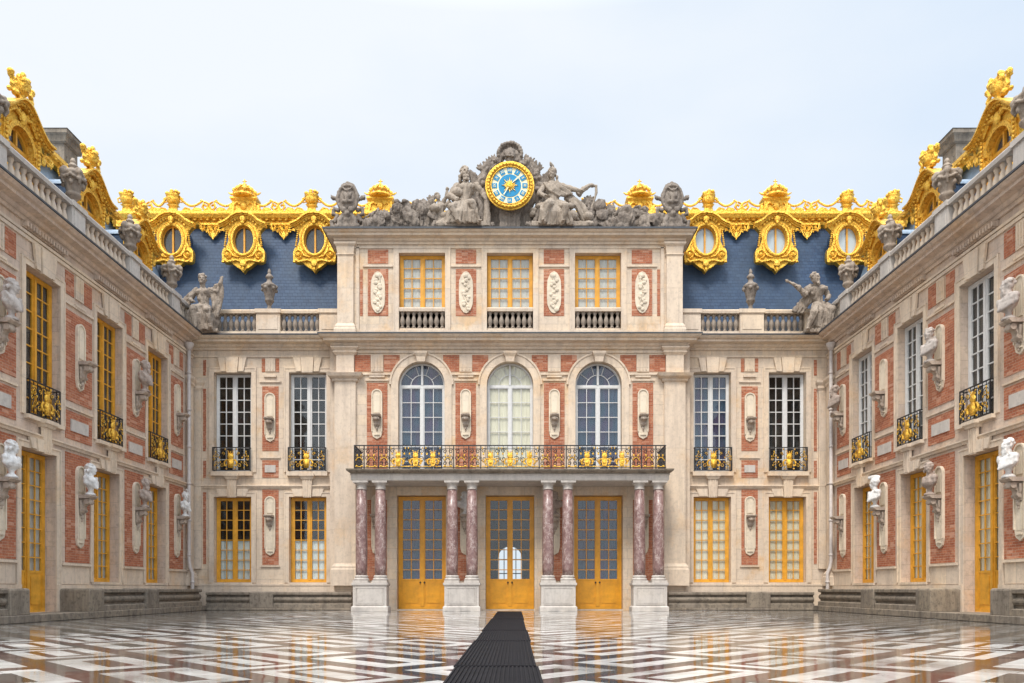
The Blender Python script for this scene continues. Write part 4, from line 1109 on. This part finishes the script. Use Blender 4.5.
for i in range(16):
    a = 2*PI*i/16; L = .36 if i % 2 == 0 else .27; c, s_ = math.cos(a), math.sin(a)
    sn.prism([(.10*c-.035*s_,.10*s_+.035*c),(.10*c+.035*s_,.10*s_-.035*c),(L*c,L*s_)], -.085, -.06)
for s in (-1,1): sn.ell((s*.045,-.145,.03),(.022,.012,.012), n=6, m=4)
sn.ell((0,-.155,-.005),(.016,.02,.035), n=6, m=4); sn.ell((0,-.145,-.055),(.035,.012,.012), n=6, m=4)
sn.build('sun_face', M['gold'], ck, smooth=False)
hn = MB(); R = Matrix.Rotation(rad(48),4,'Y'); hn.prism([(-.012,.1),(.012,.1),(.03,.44),(0,.58),(-.03,.44)], -.11, -.095, M=R); 
R = Matrix.Rotation(rad(212),4,'Y'); hn.prism([(-.015,.1),(.015,.1),(.02,.5),(-.02,.5)], -.12, -.108, M=R); hn.build('hand', M['ivory'], ck)

ck.scale = (.94,.94,.94)
# carved surround of the clock: helmet, plumes, flags
ZT = 15.5
def surround_sculpt():
    mb = MB(); z0 = 17.16-ZT
    mb.lathe([(.5,-.22),(1.10,-.22),(1.12,0),(1.04,.07),(.5,.07)], (0,0,0), 40, Matrix.Translation((0,.12,z0)) @ Matrix.Rotation(PI/2,4,'X'))
    mb.box(-.42,.42,-.1,.5,-.05,.8); mb.prism([(-1.0,0),(1.0,0),(.75,1.0),(-.75,1.0)], .15, .5)
    # pointed hood above the dial
    mb.tube([(-1.1,.1,z0+.2),(-.9,.1,z0+.75),(-.45,.05,z0+1.1),(-.2,0,z0+1.5),(0,0,z0+1.6),(.2,0,z0+1.5),(.45,.05,z0+1.1),(.9,.1,z0+.75),(1.1,.1,z0+.2)],[.1,.12,.13,.12,.12,.12,.13,.12,.1],8)
    # helmet
    mb.ell((0,-.05,z0+1.32),(.23,.25,.25)); mb.cap((0,-.1,z0+1.1),(0,-.1,z0+1.0),.16,.13); mb.box(-.17,.17,-.33,-.2,z0+1.18,z0+1.24)
    # plume fan
    rr = random.Random(2)
    for i in range(15):
        a = rad(-100+200*i/14); r = .46+.0*rr.random(); cx, cz = r*math.sin(a), z0+1.42+r*math.cos(a)*.98
        mb.tube([(.2*math.sin(a),.1,z0+1.4+.2*math.cos(a)),(cx*.85,.1,(z0+1.42)+(cz-z0-1.42)*.85),(cx,.0,cz)],[.07,.10,.07],6)
        mb.ell((cx*1.02,-.04,cz),(.085,.1,.085))
    for i in range(40):
        s = 1 if i % 2 else -1; a = rr.uniform(.15,1.9); rad_ = rr.uniform(1.08,1.35)
        mb.ell((s*rad_*math.sin(a), rr.uniform(-.05,.15), z0+rad_*math.cos(a)), (rr.uniform(.07,.14),.12,rr.uniform(.07,.16)))
    for i in range(34):
        x = -3.0+6.0*i/33; h_ = 1.15-.16*abs(x); mb.ell((x,.42,h_*.45),(.2,.2,h_*.55))
    # flags and leafy scrolls on both flanks
    for s in (-1,1):
        for i in range(9):
            q = i/8; mb.tube([(s*(1.05+.07*i),.1,z0-1.2+.05*i),(s*(1.12+.05*i),.05+.1*(i%2),z0-.3),(s*(1.02+.075*i),.1,z0+.35+.06*i)],[.07,.085,.06],6)
        mb.tube([(s*1.5,.2,0),(s*1.62,.2,z0+.9)],.05,6)
        for (x,z,a,L) in ((.95,.9,.5,.42),(1.12,.9,.8,.34),(.78,1.1,.7,.40),(.6,1.25,.6,.34)):
            for k in (-.45,0,.45):
                mb.cap((s*x,.05,z0+z-.1),(s*(x+L*.8*math.sin(a+k)),-.02,z0+z-.1+L*.8*math.cos(a+k)),.09,.03)
        mb.tube([(s*.4,.1,z0+1.0),(s*.75,.1,z0+1.05),(s*1.05,.1,z0+.7),(s*1.3,.1,z0+.2),(s*1.35,.1,z0-.5)],[.12,.15,.17,.18,.15],8)
        mb.tube([(s*.9,-.05,.1),(s*1.15,-.1,.5),(s*1.2,-.1,.95),(s*1.35,-.05,1.3)],[.14,.12,.1,.06],7)
        for i in range(6): mb.ell((s*(.75+.16*i),-.12,.1+.05*rr.random()),(.15,.13,.13))
    return mb
o = link('clock_surround', sculpt_mesh(surround_sculpt(), 'clock_surround', 'dstatue', .024, .03, 8), None, (0,31.42,ZT+.05))
tag(o, 'carved stone frame round the clock with plumed helmet and flags', 'sculpture')

def hercules():
    mb = MB(); 
    torso_fig(mb, (-.1,0,.9), (.02,0,1.55), (-.05,-.10,2.12), 1.35, .35, hair='long', beard=True)
    limb(mb, (-.18,-.1,.92), (-.55,-.55,.62), (-.25,-.5,.08), .19,.14,.09); hand_foot(mb, (-.25,-.52,.06), (-.3,-1,0), 1.1, True)
    limb(mb, (.08,-.1,.92), (.25,-.62,.75), (.5,-.45,.10), .19,.14,.09); hand_foot(mb, (.5,-.47,.06), (.3,-1,0), 1.1, True)
    limb(mb, (-.36,0,1.66), (-.62,-.1,1.25), (-.35,-.38,.98), .16,.13,.09); hand_foot(mb, (-.35,-.35,1.02), (.8,-.5,-.1), 1.1)
    limb(mb, (.38,0,1.68), (.66,.0,1.34), (.78,-.2,1.08), .16,.13,.09); hand_foot(mb, (.78,-.2,1.12), (.2,-.3,-1), 1.1)
    mb.tube([(.80,-.22,0),(.80,-.2,.6),(.82,-.15,1.3),(.86,0,1.95)],[.17,.13,.10,.08],8)      # club
    folds(mb, [(-.45,-.3,.9),(-.5,-.5,.5),(-.7,-.4,.1)], [(.3,-.4,.85),(.35,-.6,.4),(.4,-.5,.05)], 11, .075, .06, 3)
    folds(mb, [(-.4,.1,1.0),(-.75,0,.6),(-1.0,-.1,.1)], [(-.3,.0,.95),(-.6,-.3,.5),(-.7,-.3,.0)], 6, .09, .05, 4)
    mb.ell((0,.1,.45),(.6,.4,.5)); mb.box(-.8,.8,-.35,.35,0,.18)
    rr = random.Random(21)
    for i in range(26):
        x = rr.uniform(-1.25,-.1); mb.ell((x, rr.uniform(-.25,.2), rr.uniform(.1,1.25+.5*x+.35)),(rr.uniform(.1,.22),.16,rr.uniform(.1,.2)))
    torso_fig(mb, (-1.05,.0,.35), (-1.0,-.05,.85), (-1.12,-.1,1.22), .8, .8)
    mb.cap((-.95,0,1.0),(-.78,-.05,1.25),.09,.07); mb.cap((-.78,-.05,1.25),(-.74,-.05,1.5),.07,.05); mb.ell((-.74,-.05,1.55),.075)
    return mb
def minerva():
    mb = MB()
    torso_fig(mb, (.1,0,.92), (.02,0,1.55), (0,-.08,2.1), 1.25, -.35, hair='long', crown=True)
    limb(mb, (.0,-.1,.9), (-.2,-.62,.7), (-.35,-.5,.08), .2,.15,.1); limb(mb, (.25,-.1,.9), (.5,-.6,.62), (.35,-.5,.06), .2,.15,.1)
    hand_foot(mb, (-.35,-.52,.06), (-.2,-1,0), 1, True); hand_foot(mb, (.35,-.52,.05), (.2,-1,0), 1, True)
    limb(mb, (.32,0,1.70), (.75,-.05,1.55), (1.10,-.1,1.45), .12,.1,.07); hand_foot(mb, (1.1,-.1,1.45), (1,-.1,.0), 1.1)
    limb(mb, (-.3,0,1.70), (-.5,-.2,1.3), (-.3,-.42,1.1), .12,.1,.07); hand_foot(mb, (-.3,-.42,1.1), (1,-.5,0), 1.1)
    mb.tube([(1.0,0,1.35),(1.2,0,1.55),(1.5,0,1.72),(1.72,0,1.68),(1.74,0,1.45),(1.6,0,1.0),(1.5,0,.7)],[.13,.1,.075,.06,.05,.04,.04],7)
    folds(mb, [(-.35,-.1,1.75),(-.1,-.22,1.4),(.3,-.2,1.2)], [(.2,-.15,1.8),(.4,-.2,1.55),(.8,-.05,1.35)], 7, .06, .03, 7)
    folds(mb, [(-.4,-.2,.95),(-.5,-.5,.5),(-.6,-.4,.05)], [(.5,-.3,.9),(.7,-.5,.4),(.8,-.4,.0)], 13, .08, .06, 8)
    folds(mb, [(.5,.1,1.3),(.9,0,.9),(1.2,0,.3)], [(.8,.1,1.4),(1.3,0,.9),(1.6,0,.3)], 6, .1, .05, 9)
    mb.ell((.2,.1,.45),(.7,.4,.5)); mb.box(-.8,1.4,-.35,.35,0,.18)
    rr = random.Random(22)
    for i in range(34):
        x = rr.uniform(-.8,1.5); mb.ell((x, rr.uniform(-.3,.2), rr.uniform(.1,1.15-.35*abs(x-.1))),(rr.uniform(.1,.22),.16,rr.uniform(.1,.2)))
    return mb
for nm, fn, x, lab in (('reclining_statue', hercules, -1.78, 'bearded stone man with a club seated beside the clock'),
                       ('reclining_statue', minerva, 1.72, 'helmeted stone woman with flying cloak seated beside the clock')):
    o = link(nm, sculpt_mesh(fn(), nm, 'figure', .016, .015, 8), None, (x, 31.42, ZT+.06)); o.scale = (1.05,1,1.06); tag(o, lab, 'statue')
def arms_heap(s, seed, L):
    mb = MB(); rr = random.Random(seed)
    for i in range(78):
        q = rr.random()**.8; x = s*q*L; hmax = (1.0-.62*q)*1.35; z = rr.uniform(.05, hmax*.85)
        k = rr.choice('abcde')
        if k == 'a': mb.ell((x,rr.uniform(-.3,.2),z),(rr.uniform(.14,.26),.15,rr.uniform(.14,.24)))
        elif k == 'b': # shield
            mb.lathe([(.02,0),(.24,.0),(.26,.04),(.1,.1),(.02,.12)], n=14, M=Matrix.Translation((x,-.3,z)) @ Matrix.Rotation(PI/2+rr.uniform(-.5,.5),4,'X') @ Matrix.Rotation(rr.uniform(-.5,.5),4,'Y'))
        elif k == 'c': # plume or flame
            a = rr.uniform(-.9,.9)
            for d in (-.25,0,.25): mb.tube([(x,-.1,z),(x+.2*math.sin(a+d),-.12,z+.2*math.cos(a+d)),(x+.38*math.sin(a+d*1.8),-.1,z+.34*math.cos(a+d*1.8))],[.07,.06,.03],5)
        elif k == 'd': mb.tube([(x-.3,-.2,z),(x+.3,-.15,z+rr.uniform(-.3,.4))],.045,6)
        else: mb.lathe([(.12,0),(.15,.05),(.13,.3),(.17,.34),(.17,.4)], n=10, M=Matrix.Translation((x,-.15,z)) @ Matrix.Rotation(rr.uniform(-1.2,1.2),4,'Y'))
    for i in range(26):
        x = s*L*i/25; mb.ell((x,0,.12+.3*(1-i/25)),(.2,.25,.2+.36*(1-i/25)))
    for (q, z, r) in ((.1,1.05,.2),(.36,.72,.17),(.22,.6,.2)): mb.ell((s*q*L,-.1,z),(r,r,r*1.1)); 
    for a in (-.7,-.3,.1,.5): mb.cap((s*.1*L,-.1,1.1),(s*.1*L+.3*math.sin(a),-.1,1.1+.3*math.cos(a)),.08,.035); mb.cap((s*.36*L,-.1,.8),(s*.36*L+.26*math.sin(a),-.1,.8+.28*math.cos(a)),.07,.03)
    return mb
for s, x, lab in ((-1,-2.9,'heap of carved stone arms behind the bearded man on the cornice'),(1,2.95,'heap of carved stone arms behind the helmeted woman on the cornice')):
    o = link('trophy_of_arms', sculpt_mesh(arms_heap(s, 6+s, 3.1), 'trophy_of_arms', 'dstatue', .02, .04, 7), None, (x,31.66,ZT+.05)); o.scale = (1.03,1,1.05); tag(o, lab, 'sculpture')
def cartouche():
    mb = MB()
    mb.ell((0,0,1.2),(.42,.2,.55), n=18, m=12)
    mb.ring((0,-.12,1.2),.40,.54,.07,26,7); mb.tube([(-.42,0,1.35),(-.2,0,1.78),(0,0,1.86),(.2,0,1.78),(.42,0,1.35)],[.07,.09,.1,.09,.07],7)
    for s in (-1,1):
        mb.tube([(s*.1,-.1,.62),(s*.28,-.12,.35),(s*.3,-.12,0)],[.1,.13,.16],7); mb.tube([(s*.35,0,.75),(s*.58,0,.85),(s*.6,0,.62),(s*.42,0,.55),(s*.55,0,.28),(s*.66,0,.35),(s*.64,0,.1),(s*.4,0,.0)],[.09,.1,.1,.1,.12,.1,.1,.14],7)
        mb.cap((s*.4,0,1.2),(s*.62,0,1.3),.06,.09); mb.cap((s*.62,0,1.3),(s*.7,0,1.4),.08,.02)
        mb.ell((s*.16,-.2,.72),(.13,.1,.12)); mb.ell((s*.08,-.2,1.3),(.1,.06,.14)); mb.ell((s*.12,-.2,1.05),(.1,.06,.07))
        mb.cap((s*.05,-.2,1.5),(s*.16,-.2,1.6),.05,.03)
    mb.ell((0,-.2,1.15),(.09,.08,.2)); mb.ell((0,0,.35),(.35,.22,.4)); mb.ell((0,-.2,.55),(.12,.1,.12)); mb.box(-.5,.5,-.25,.25,0,.12)
    return mb
cme = sculpt_mesh(cartouche(), 'shield_trophy', 'dstatue', .024, .016, 10)
for x, lab in ((-6.62,'oval stone shield trophy above the cornice end nearer the yellow windowed wing'),(6.62,'oval stone shield trophy above the cornice end nearer the white windowed wing')):
    tag(link('shield_trophy', cme, None, (x,31.4,ZT+.06)), lab, 'sculpture')

# corner statues on the balustrade
def corner_a():
    mb = MB()
    torso_fig(mb, (0,0,1.05), (.0,0,1.68), (-.02,-.07,2.24), 1.2, .2, hair='short')
    limb(mb, (.3,0,1.85), (.62,-.05,1.75), (.78,-.1,2.25), .11,.09,.065); hand_foot(mb, (.78,-.1,2.25), (.1,-.1,1), 1.0)
    limb(mb, (-.3,0,1.85), (-.52,-.1,1.45), (-.3,-.35,1.25), .11,.09,.065); hand_foot(mb, (-.3,-.35,1.25), (1,-.4,-.2), 1.0)
    folds(mb, [(.3,.05,1.85),(.4,0,1.3),(.5,0,.6)], [(.8,-.1,2.2),(.78,0,1.7),(.6,0,.9)], 7, .07, .04, 31)
    limb(mb, (-.1,-.1,1.05), (-.2,-.6,.85), (-.1,-.55,.2), .2,.15,.1); limb(mb, (.15,-.1,1.05), (.38,-.6,.8), (.48,-.5,.15), .2,.15,.1)
    hand_foot(mb, (-.1,-.55,.12), (-.1,-1,0), 1, True); hand_foot(mb, (.5,-.5,.1), (.3,-1,0), 1, True)
    folds(mb, [(-.35,-.1,1.15),(-.4,-.5,.7),(-.45,-.45,.05)], [(.35,-.2,1.1),(.5,-.6,.6),(.6,-.5,.05)], 13, .075, .06, 12)
    folds(mb, [(-.3,.1,1.8),(-.6,.1,1.4),(-.7,.1,.9)], [(-.4,.1,1.9),(-.85,.1,1.5),(-.9,.1,.8)], 6, .08, .05, 13)
    mb.ell((0,.1,.55),(.6,.4,.6)); mb.box(-.6,.7,-.4,.4,0,.14); return mb
def corner_b():
    mb = MB()
    torso_fig(mb, (.1,0,1.15), (-.05,-.1,1.75), (-.18,-.3,2.2), 1.25, .7, hair='short', beard=True)
    limb(mb, (-.3,-.1,1.95), (-.55,-.2,1.6), (-.85,-.3,1.85), .12,.1,.07); hand_foot(mb, (-.85,-.3,1.85), (-1,-.2,.3), 1.1)
    limb(mb, (.25,0,1.95), (.5,0,1.6), (.3,-.3,1.35), .12,.1,.07); hand_foot(mb, (.3,-.3,1.35), (-.6,-.7,0), 1.1)
    mb.tube([(-1.4,-.3,2.15),(-1.0,-.3,1.95),(-.5,-.2,1.55)],[.03,.07,.12],7)
    folds(mb, [(-.2,0,1.9),(-.6,0,1.5),(-1.0,0,.95)], [(-.1,.05,1.5),(-.4,0,1.2),(-.55,0,.9)], 8, .08, .04, 14)
    limb(mb, (-.05,-.1,1.15), (-.3,-.5,.75), (-.5,-.35,.12), .2,.15,.1); limb(mb, (.25,-.1,1.15), (.4,-.55,.85), (.3,-.5,.2), .2,.15,.1)
    hand_foot(mb, (-.5,-.38,.08), (-.4,-1,0), 1, True); hand_foot(mb, (.3,-.5,.12), (.1,-1,0), 1, True)
    folds(mb, [(-.2,-.2,1.2),(-.35,-.45,.8),(-.3,-.3,.3)], [(.4,-.2,1.2),(.55,-.5,.8),(.55,-.4,.1)], 10, .075, .06, 15)
    mb.ell((.25,.1,.55),(.5,.4,.6)); mb.ell((.2,-.2,.25),(.4,.3,.25)); mb.box(-.6,.7,-.4,.4,0,.12); return mb
for fn, x, lab in ((corner_a,-12.62,'seated stone woman with raised arm in the corner by the yellow windowed wing'),(corner_b,12.62,'leaning stone figure with a trumpet in the corner by the white windowed wing')):
    o = link('corner_statue', sculpt_mesh(fn(), 'corner_statue', 'statue', .018, .03, 7), None, (x, 31.62, 11.32)); tag(o, lab, 'statue')

# ---------------------------------------------------------------- urns
def urn_builder():
    mb = MB(); mb.lathe([(.2,0),(.2,.06),(.14,.1),(.09,.16),(.12,.22),(.2,.30),(.22,.36),(.18,.42),(.21,.6),(.28,.9),(.31,.98),(.27,1.05),(.16,1.1),(.1,1.16),(.15,1.24),(.07,1.32),(.09,1.38),(.04,1.5)], n=20)
    for i in range(24):
        a = 2*PI*i/24; z = .86-.09*abs(math.sin(a*2)); mb.ell((.33*math.cos(a),.33*math.sin(a),z),(.05,.05,.05), n=7, m=5)
    for i in range(4):
        a = PI/4+PI/2*i; c, s_ = math.cos(a), math.sin(a); mb.ell((.33*c,.33*s_,.96),(.09,.09,.11)); mb.tube([(.33*c,.33*s_,.9),(.36*c,.36*s_,.75),(.29*c,.29*s_,.62)],[.055,.045,.04],6)
        mb.ell((.26*c,.26*s_,1.06),(.1,.1,.08)); mb.ell((.26*math.cos(a+.78),.26*math.sin(a+.78),.66),(.07,.07,.09))
    return mb
ume = sculpt_mesh(urn_builder(), 'stone_urn', 'statue', .026, .008, 10)
slim = sculpt_mesh(MB().lathe([(.17,0),(.17,.05),(.09,.1),(.07,.22),(.13,.32),(.19,.42),(.17,.5),(.22,.72),(.29,.98),(.31,1.05),(.24,1.12),(.12,1.2),(.09,1.3),(.15,1.42),(.12,1.5),(.06,1.56),(.08,1.62),(.03,1.78)], n=18)
   .add(*(lambda q: (q.v, q.f))((lambda q: ([q.ell((.29*math.cos(2*PI*i/10),.29*math.sin(2*PI*i/10),1.0-.1*(i%2)),(.07,.07,.08)) for i in range(10)], [q.ell((.12*math.cos(2*PI*i/6),.12*math.sin(2*PI*i/6),1.42),(.05,.05,.06)) for i in range(6)], q)[-1])(MB()))), 'slender_urn', 'dstatue', .022, .006, 12)
urn_where = ['urn nearest the viewer', 'urn between first and second dormers', 'urn between second and third dormers', 'urn beside the corner statue']
for root, u, wd in ((wl, ul, 'yellow windowed'), (wr, ur, 'white windowed')):
    for i, pz in enumerate(PIERS):
        p = root.matrix_world
        s = -1 if root is wl else 1
        o = link('stone_urn', ume, None, (s*(W+.17), pz, 12.548)); o.rotation_euler = (0,0,.3*i); o.scale = (1.02,1.02,1.0)
        tag(o, 'garlanded stone %s, %s wing' % (urn_where[i], wd), 'urn', 'garlanded urns on the wing balustrades')
for s, wd in ((-1,'yellow windowed'),(1,'white windowed')):
    tag(link('slender_urn', slim, None, (s*10.08, YB+.18, 12.50)), 'slender dark urn before the blue slates, nearer the %s wing' % wd, 'urn', 'slender urns on the rear balustrade')

# ---------------------------------------------------------------- busts on the brackets
def put_bust(x, y, z, rz, var, mat, lab, grp='busts on wall brackets', k=1.0):
    o = link('bust', bust_mesh(var, mat), None, (x, y, z)); o.rotation_euler = (0,0,rz); o.scale = (k*1.14,k,k*1.02); tag(o, lab, 'bust', grp)
zu, zl = 7.785, 3.725
L, Rr = PI/2, -PI/2
for (side, pz, z, var, mat, lab, k) in (
  (-1, PIERS[0], zu, 1, 'pbust', 'pale bust high on the bracket beside the nearest yellow upper window', 1.1),
  (-1, PIERS[0], zl, 3, 'wbust', 'white bust low beside the tall yellow door, its front cropped, yellow windowed wing', 1.0),
  (-1, PIERS[1], zl, 1, 'wbust', 'bright white marble bust between the yellow door and the next ground window', 1.0),
  (-1, PIERS[2], zu, 0, 'gbust', 'dark grey bust between the second and third yellow upper windows', 1.15),
  (-1, PIERS[2], zl, 2, 'gbust', 'dark grey bust between the two yellow ground windows of the yellow windowed wing', 1.05),
  (-1, PIERS[3], zl, 4, 'wbust', 'white bust beside the drainpipe at the end of the yellow windowed wing', 1.0),
  (1, PIERS[0], zu, 2, 'pbust', 'pale bust high on the bracket beside the nearest white upper window', 1.1),
  (1, PIERS[0], zl, 0, 'wbust', 'bright white marble bust beside the tall yellow door of the white windowed wing', 1.05),
  (1, PIERS[1], zu, 1, 'pbust', 'pale bust between the first and second white upper windows', 1.1),
  (1, PIERS[1], zl, 3, 'gbust', 'draped grey brown bust between the door and ground window of the white windowed wing', 1.05),
  (1, PIERS[2], zl, 4, 'wbust', 'shining white bust between the two yellow ground windows of the white windowed wing', 1.05),
  (1, PIERS[3], zu, 2, 'gbust', 'grey bust high beside the drainpipe at the end of the white windowed wing', 1.15)):
    put_bust(side*(W-.36), pz, z, PI/2 if side < 0 else -PI/2, var, mat, lab, k=k)
put_bust(PX[1], YB+yc-.36, 3.885, 0, 1, 'wbust', 'shaded white bust between porch columns, nearer the yellow windowed wing', k=.95)
put_bust(PX[2], YB+yc-.36, 3.885, 0, 3, 'gbust', 'shaded grey bust between porch columns, nearer the white windowed wing', k=.95)

# ---------------------------------------------------------------- benches and kerbs
BP = [(0,.0),(0,.15),(.03,.17),(.10,.19),(.10,.24),(.05,.27),(.02,.33),(.02,.38),(.06,.44),(.12,.46),(.12,.52),(.02,.54),(0,.56),(0,.645),(.03,.66),(.85,.66),(.85,0)]
def bench(name, loc, rotz, x0, x1, blocks, lab, zk=1.0):
    o = tag(empty(name, loc, rotz), lab, 'bench', 'stone benches along the walls')
    b = MB(); b.prism([(a+.03, z*zk) for a, z in BP], x0, x1, 'x'); b.build('bench_body', M['bench'], o)
    for (a, c) in blocks:
        e = MB(); loft(e, a, c, -.02, .86, [(0,0),(0,.05),(0,.62*zk),(-.02,.665*zk),(-.06,.68*zk)]); e.build('end_block', M['bench'], o, bevel=.015)
    return o
for s, nm in ((-1,'yellow windowed'),(1,'white windowed')):
    rz = PI/2 if s < 0 else -PI/2; f = (lambda a, b: (min(-s*a,-s*b), max(-s*a,-s*b)))
    loc = (s*12.28, 0, .2)
    bench('stone_bench', loc, rz, *f(15.6,18.85), [f(18.85,19.62)], 'stone bench before the tall yellow door, nearest the viewer, %s wing' % nm)
    bench('stone_bench', loc, rz, *f(23.22,25.95), [f(22.4,23.22), f(25.95,26.85)], 'stone bench with two square blocks under a brick panel of the %s wing' % nm)
    bench('stone_bench', loc, rz, *f(26.85,30.7), [], 'plain stone bench running into the corner of the %s wing' % nm)
    bench('stone_bench', (0, YB-1.05, .1), 0, *sorted((s*6.4, s*12.28)), [sorted((s*9.55,s*10.5))], 'stained stone bench under the ground windows %s' % ('with half white curtains' if s < 0 else 'with full cream blinds'), .96)
    k = MB(); k.box(*sorted((s*12.2, s*13.3)), 15.5, 30.9, 0, .2)
    tag(k.build('kerb', M['bench'], bevel=.02), kind='structure')
    k = MB(); k.box(*sorted((s*6.38, s*13.3)), YB-1.12, YB+.1, 0, .1)
    tag(k.build('kerb', M['bench'], bevel=.02), kind='structure')

# ---------------------------------------------------------------- rubber mats
mats = [(4.6,8.36,-.19,.92,'ribbed black rubber mat nearest the viewer'),(8.42,12.5,-.13,.87,'ribbed black rubber mat, second from the viewer'),(12.53,15.7,-.10,.89,'ribbed black rubber mat, third from the viewer'),(15.74,21.6,-.06,.90,'long black rubber mat, fourth from the viewer'),(21.66,28.9,-.03,.93,'black rubber mat lying up to the middle door')]
for i, (a, b, cx, w, lab) in enumerate(mats):
    w = .91; m = MB(); n = int(w/.042); L_ = b-a
    m.box(-w/2, w/2, 0, L_, 0, .010)
    for k in range(n): xx = -w/2+.02+(w-.04)*k/(n-1); m.box(xx-.009, xx+.009, .02, L_-.02, .010, .022)
    m.box(-w/2, w/2, 0, .02, .0102, .020); m.box(-w/2, w/2, L_-.02, L_, .0102, .020)
    o = m.build('rubber_mat', M['rubber'], None, (-.205+.0062*a+.012*(-1)**i, a, .002), rotz=-.0062+.001*((-1)**i)); tag(o, lab, 'mat', 'rubber mats leading to the door')

# ---------------------------------------------------------------- ground
g = MB(); g.box(-14, 14, -6, 32.3, -.3, 0)
tag(g.build('courtyard_floor', M['floor']), kind='structure')
g = MB(); g.add([(-600,-600,-.05),(600,-600,-.05),(600,600,-.05),(-600,600,-.05)], [(0,1,2,3)])
tag(g.build('ground', M['ground']), kind='structure')

# ---------------------------------------------------------------- daylight
SUN_EL, SUN_AZ = 56, 200   # sun behind the viewer, veiled by cloud
wd = bpy.data.worlds.new('World'); S.world = wd; wd.use_nodes = True; nt = wd.node_tree; nn = nt.nodes
bg = nn['Background']; sky = nn.new('ShaderNodeTexSky'); sky.sky_type = 'NISHITA'; sky.sun_disc = False
sky.sun_elevation = rad(SUN_EL); sky.sun_rotation = rad(SUN_AZ); sky.air_density = 1.0; sky.dust_density = 2.0
tc = nn.new('ShaderNodeTexCoord')
sep = nn.new('ShaderNodeSeparateXYZ'); nt.links.new(tc.outputs['Generated'], sep.inputs[0])
def wm(op, a, b=None, clamp=False):
    n = nn.new('ShaderNodeMath'); n.operation = op; n.use_clamp = clamp
    for i, v in enumerate((a, b)):
        if v is None: continue
        if isinstance(v, bpy.types.NodeSocket): nt.links.new(v, n.inputs[i])
        else: n.inputs[i].default_value = v
    return n.outputs[0]
# cloud deck: brighter overhead and toward the veiled sun behind the viewer, thin blue gaps
no = nn.new('ShaderNodeTexNoise'); mp = nn.new('ShaderNodeMapping'); mp.inputs['Scale'].default_value = (1,1,2.2); nt.links.new(tc.outputs['Generated'], mp.inputs[0]); nt.links.new(mp.outputs[0], no.inputs['Vector'])
no.inputs['Scale'].default_value = 2.1; no.inputs['Detail'].default_value = 7; no.inputs['Roughness'].default_value = .5

cr = nn.new('ShaderNodeValToRGB'); nt.links.new(wm('SUBTRACT', wm('ADD', no.outputs['Fac'], wm('MULTIPLY', sep.outputs[2], .12)), wm('MULTIPLY', sep.outputs[0], .38)), cr.inputs[0]); cr.color_ramp.elements[0].position = .3; cr.color_ramp.elements[1].position = .7
cr.color_ramp.elements[0].color = (8.4,9.6,11.1,1); cr.color_ramp.elements[1].color = (10.4,10.9,11.4,1)
mxc = nn.new('ShaderNodeMix'); mxc.data_type = 'RGBA'
gain = wm('ADD', wm('MULTIPLY', wm('MAXIMUM', wm('SUBTRACT', sep.outputs[2], .60), 0), 6.5), wm('MULTIPLY', wm('MAXIMUM', wm('MULTIPLY', sep.outputs[1], -1), 0), CLOUD_BACK))
gain = wm('ADD', gain, .92)
scl = nn.new('ShaderNodeVectorMath'); scl.operation = 'SCALE'; nt.links.new(cr.outputs[0], scl.inputs[0]); nt.links.new(gain, scl.inputs['Scale'])
mxc.inputs[0].default_value = .88; nt.links.new(sky.outputs[0], mxc.inputs[6]); nt.links.new(scl.outputs[0], mxc.inputs[7])
nt.links.new(mxc.outputs[2], bg.inputs[0]); bg.inputs[1].default_value = .1
sl = bpy.data.lights.new('sun', 'SUN'); sl.energy = SUN_E; sl.angle = rad(16); sl.color = (1,.95,.88)
so = link('sun', sl); d = Vector((math.sin(rad(SUN_AZ))*math.cos(rad(SUN_EL)), math.cos(rad(SUN_AZ))*math.cos(rad(SUN_EL)), math.sin(rad(SUN_EL))))
so.rotation_euler = d.to_track_quat('Z','Y').to_euler(); so.location = (0,0,40)

cam = bpy.data.cameras.new('camera'); co = link('camera', cam, None, (0,0,HC), 0); co.rotation_euler = (PI/2,0,0)
cam.sensor_width = 36; cam.lens = 27.0; cam.shift_y = (589-341.5)/1024; cam.shift_x = 2/1024; cam.clip_end = 2000; cam.clip_start = .1
S.camera = co
S.render.engine = 'CYCLES'; S.cycles.max_bounces = 7; S.cycles.diffuse_bounces = 3; S.cycles.glossy_bounces = 4; S.cycles.transparent_max_bounces = 8
S.cycles.sample_clamp_indirect = 6; S.cycles.use_denoising = True
S.view_settings.view_transform = 'Standard'; S.view_settings.look = 'None'; S.view_settings.gamma = 1; S.view_settings.exposure = EXPO
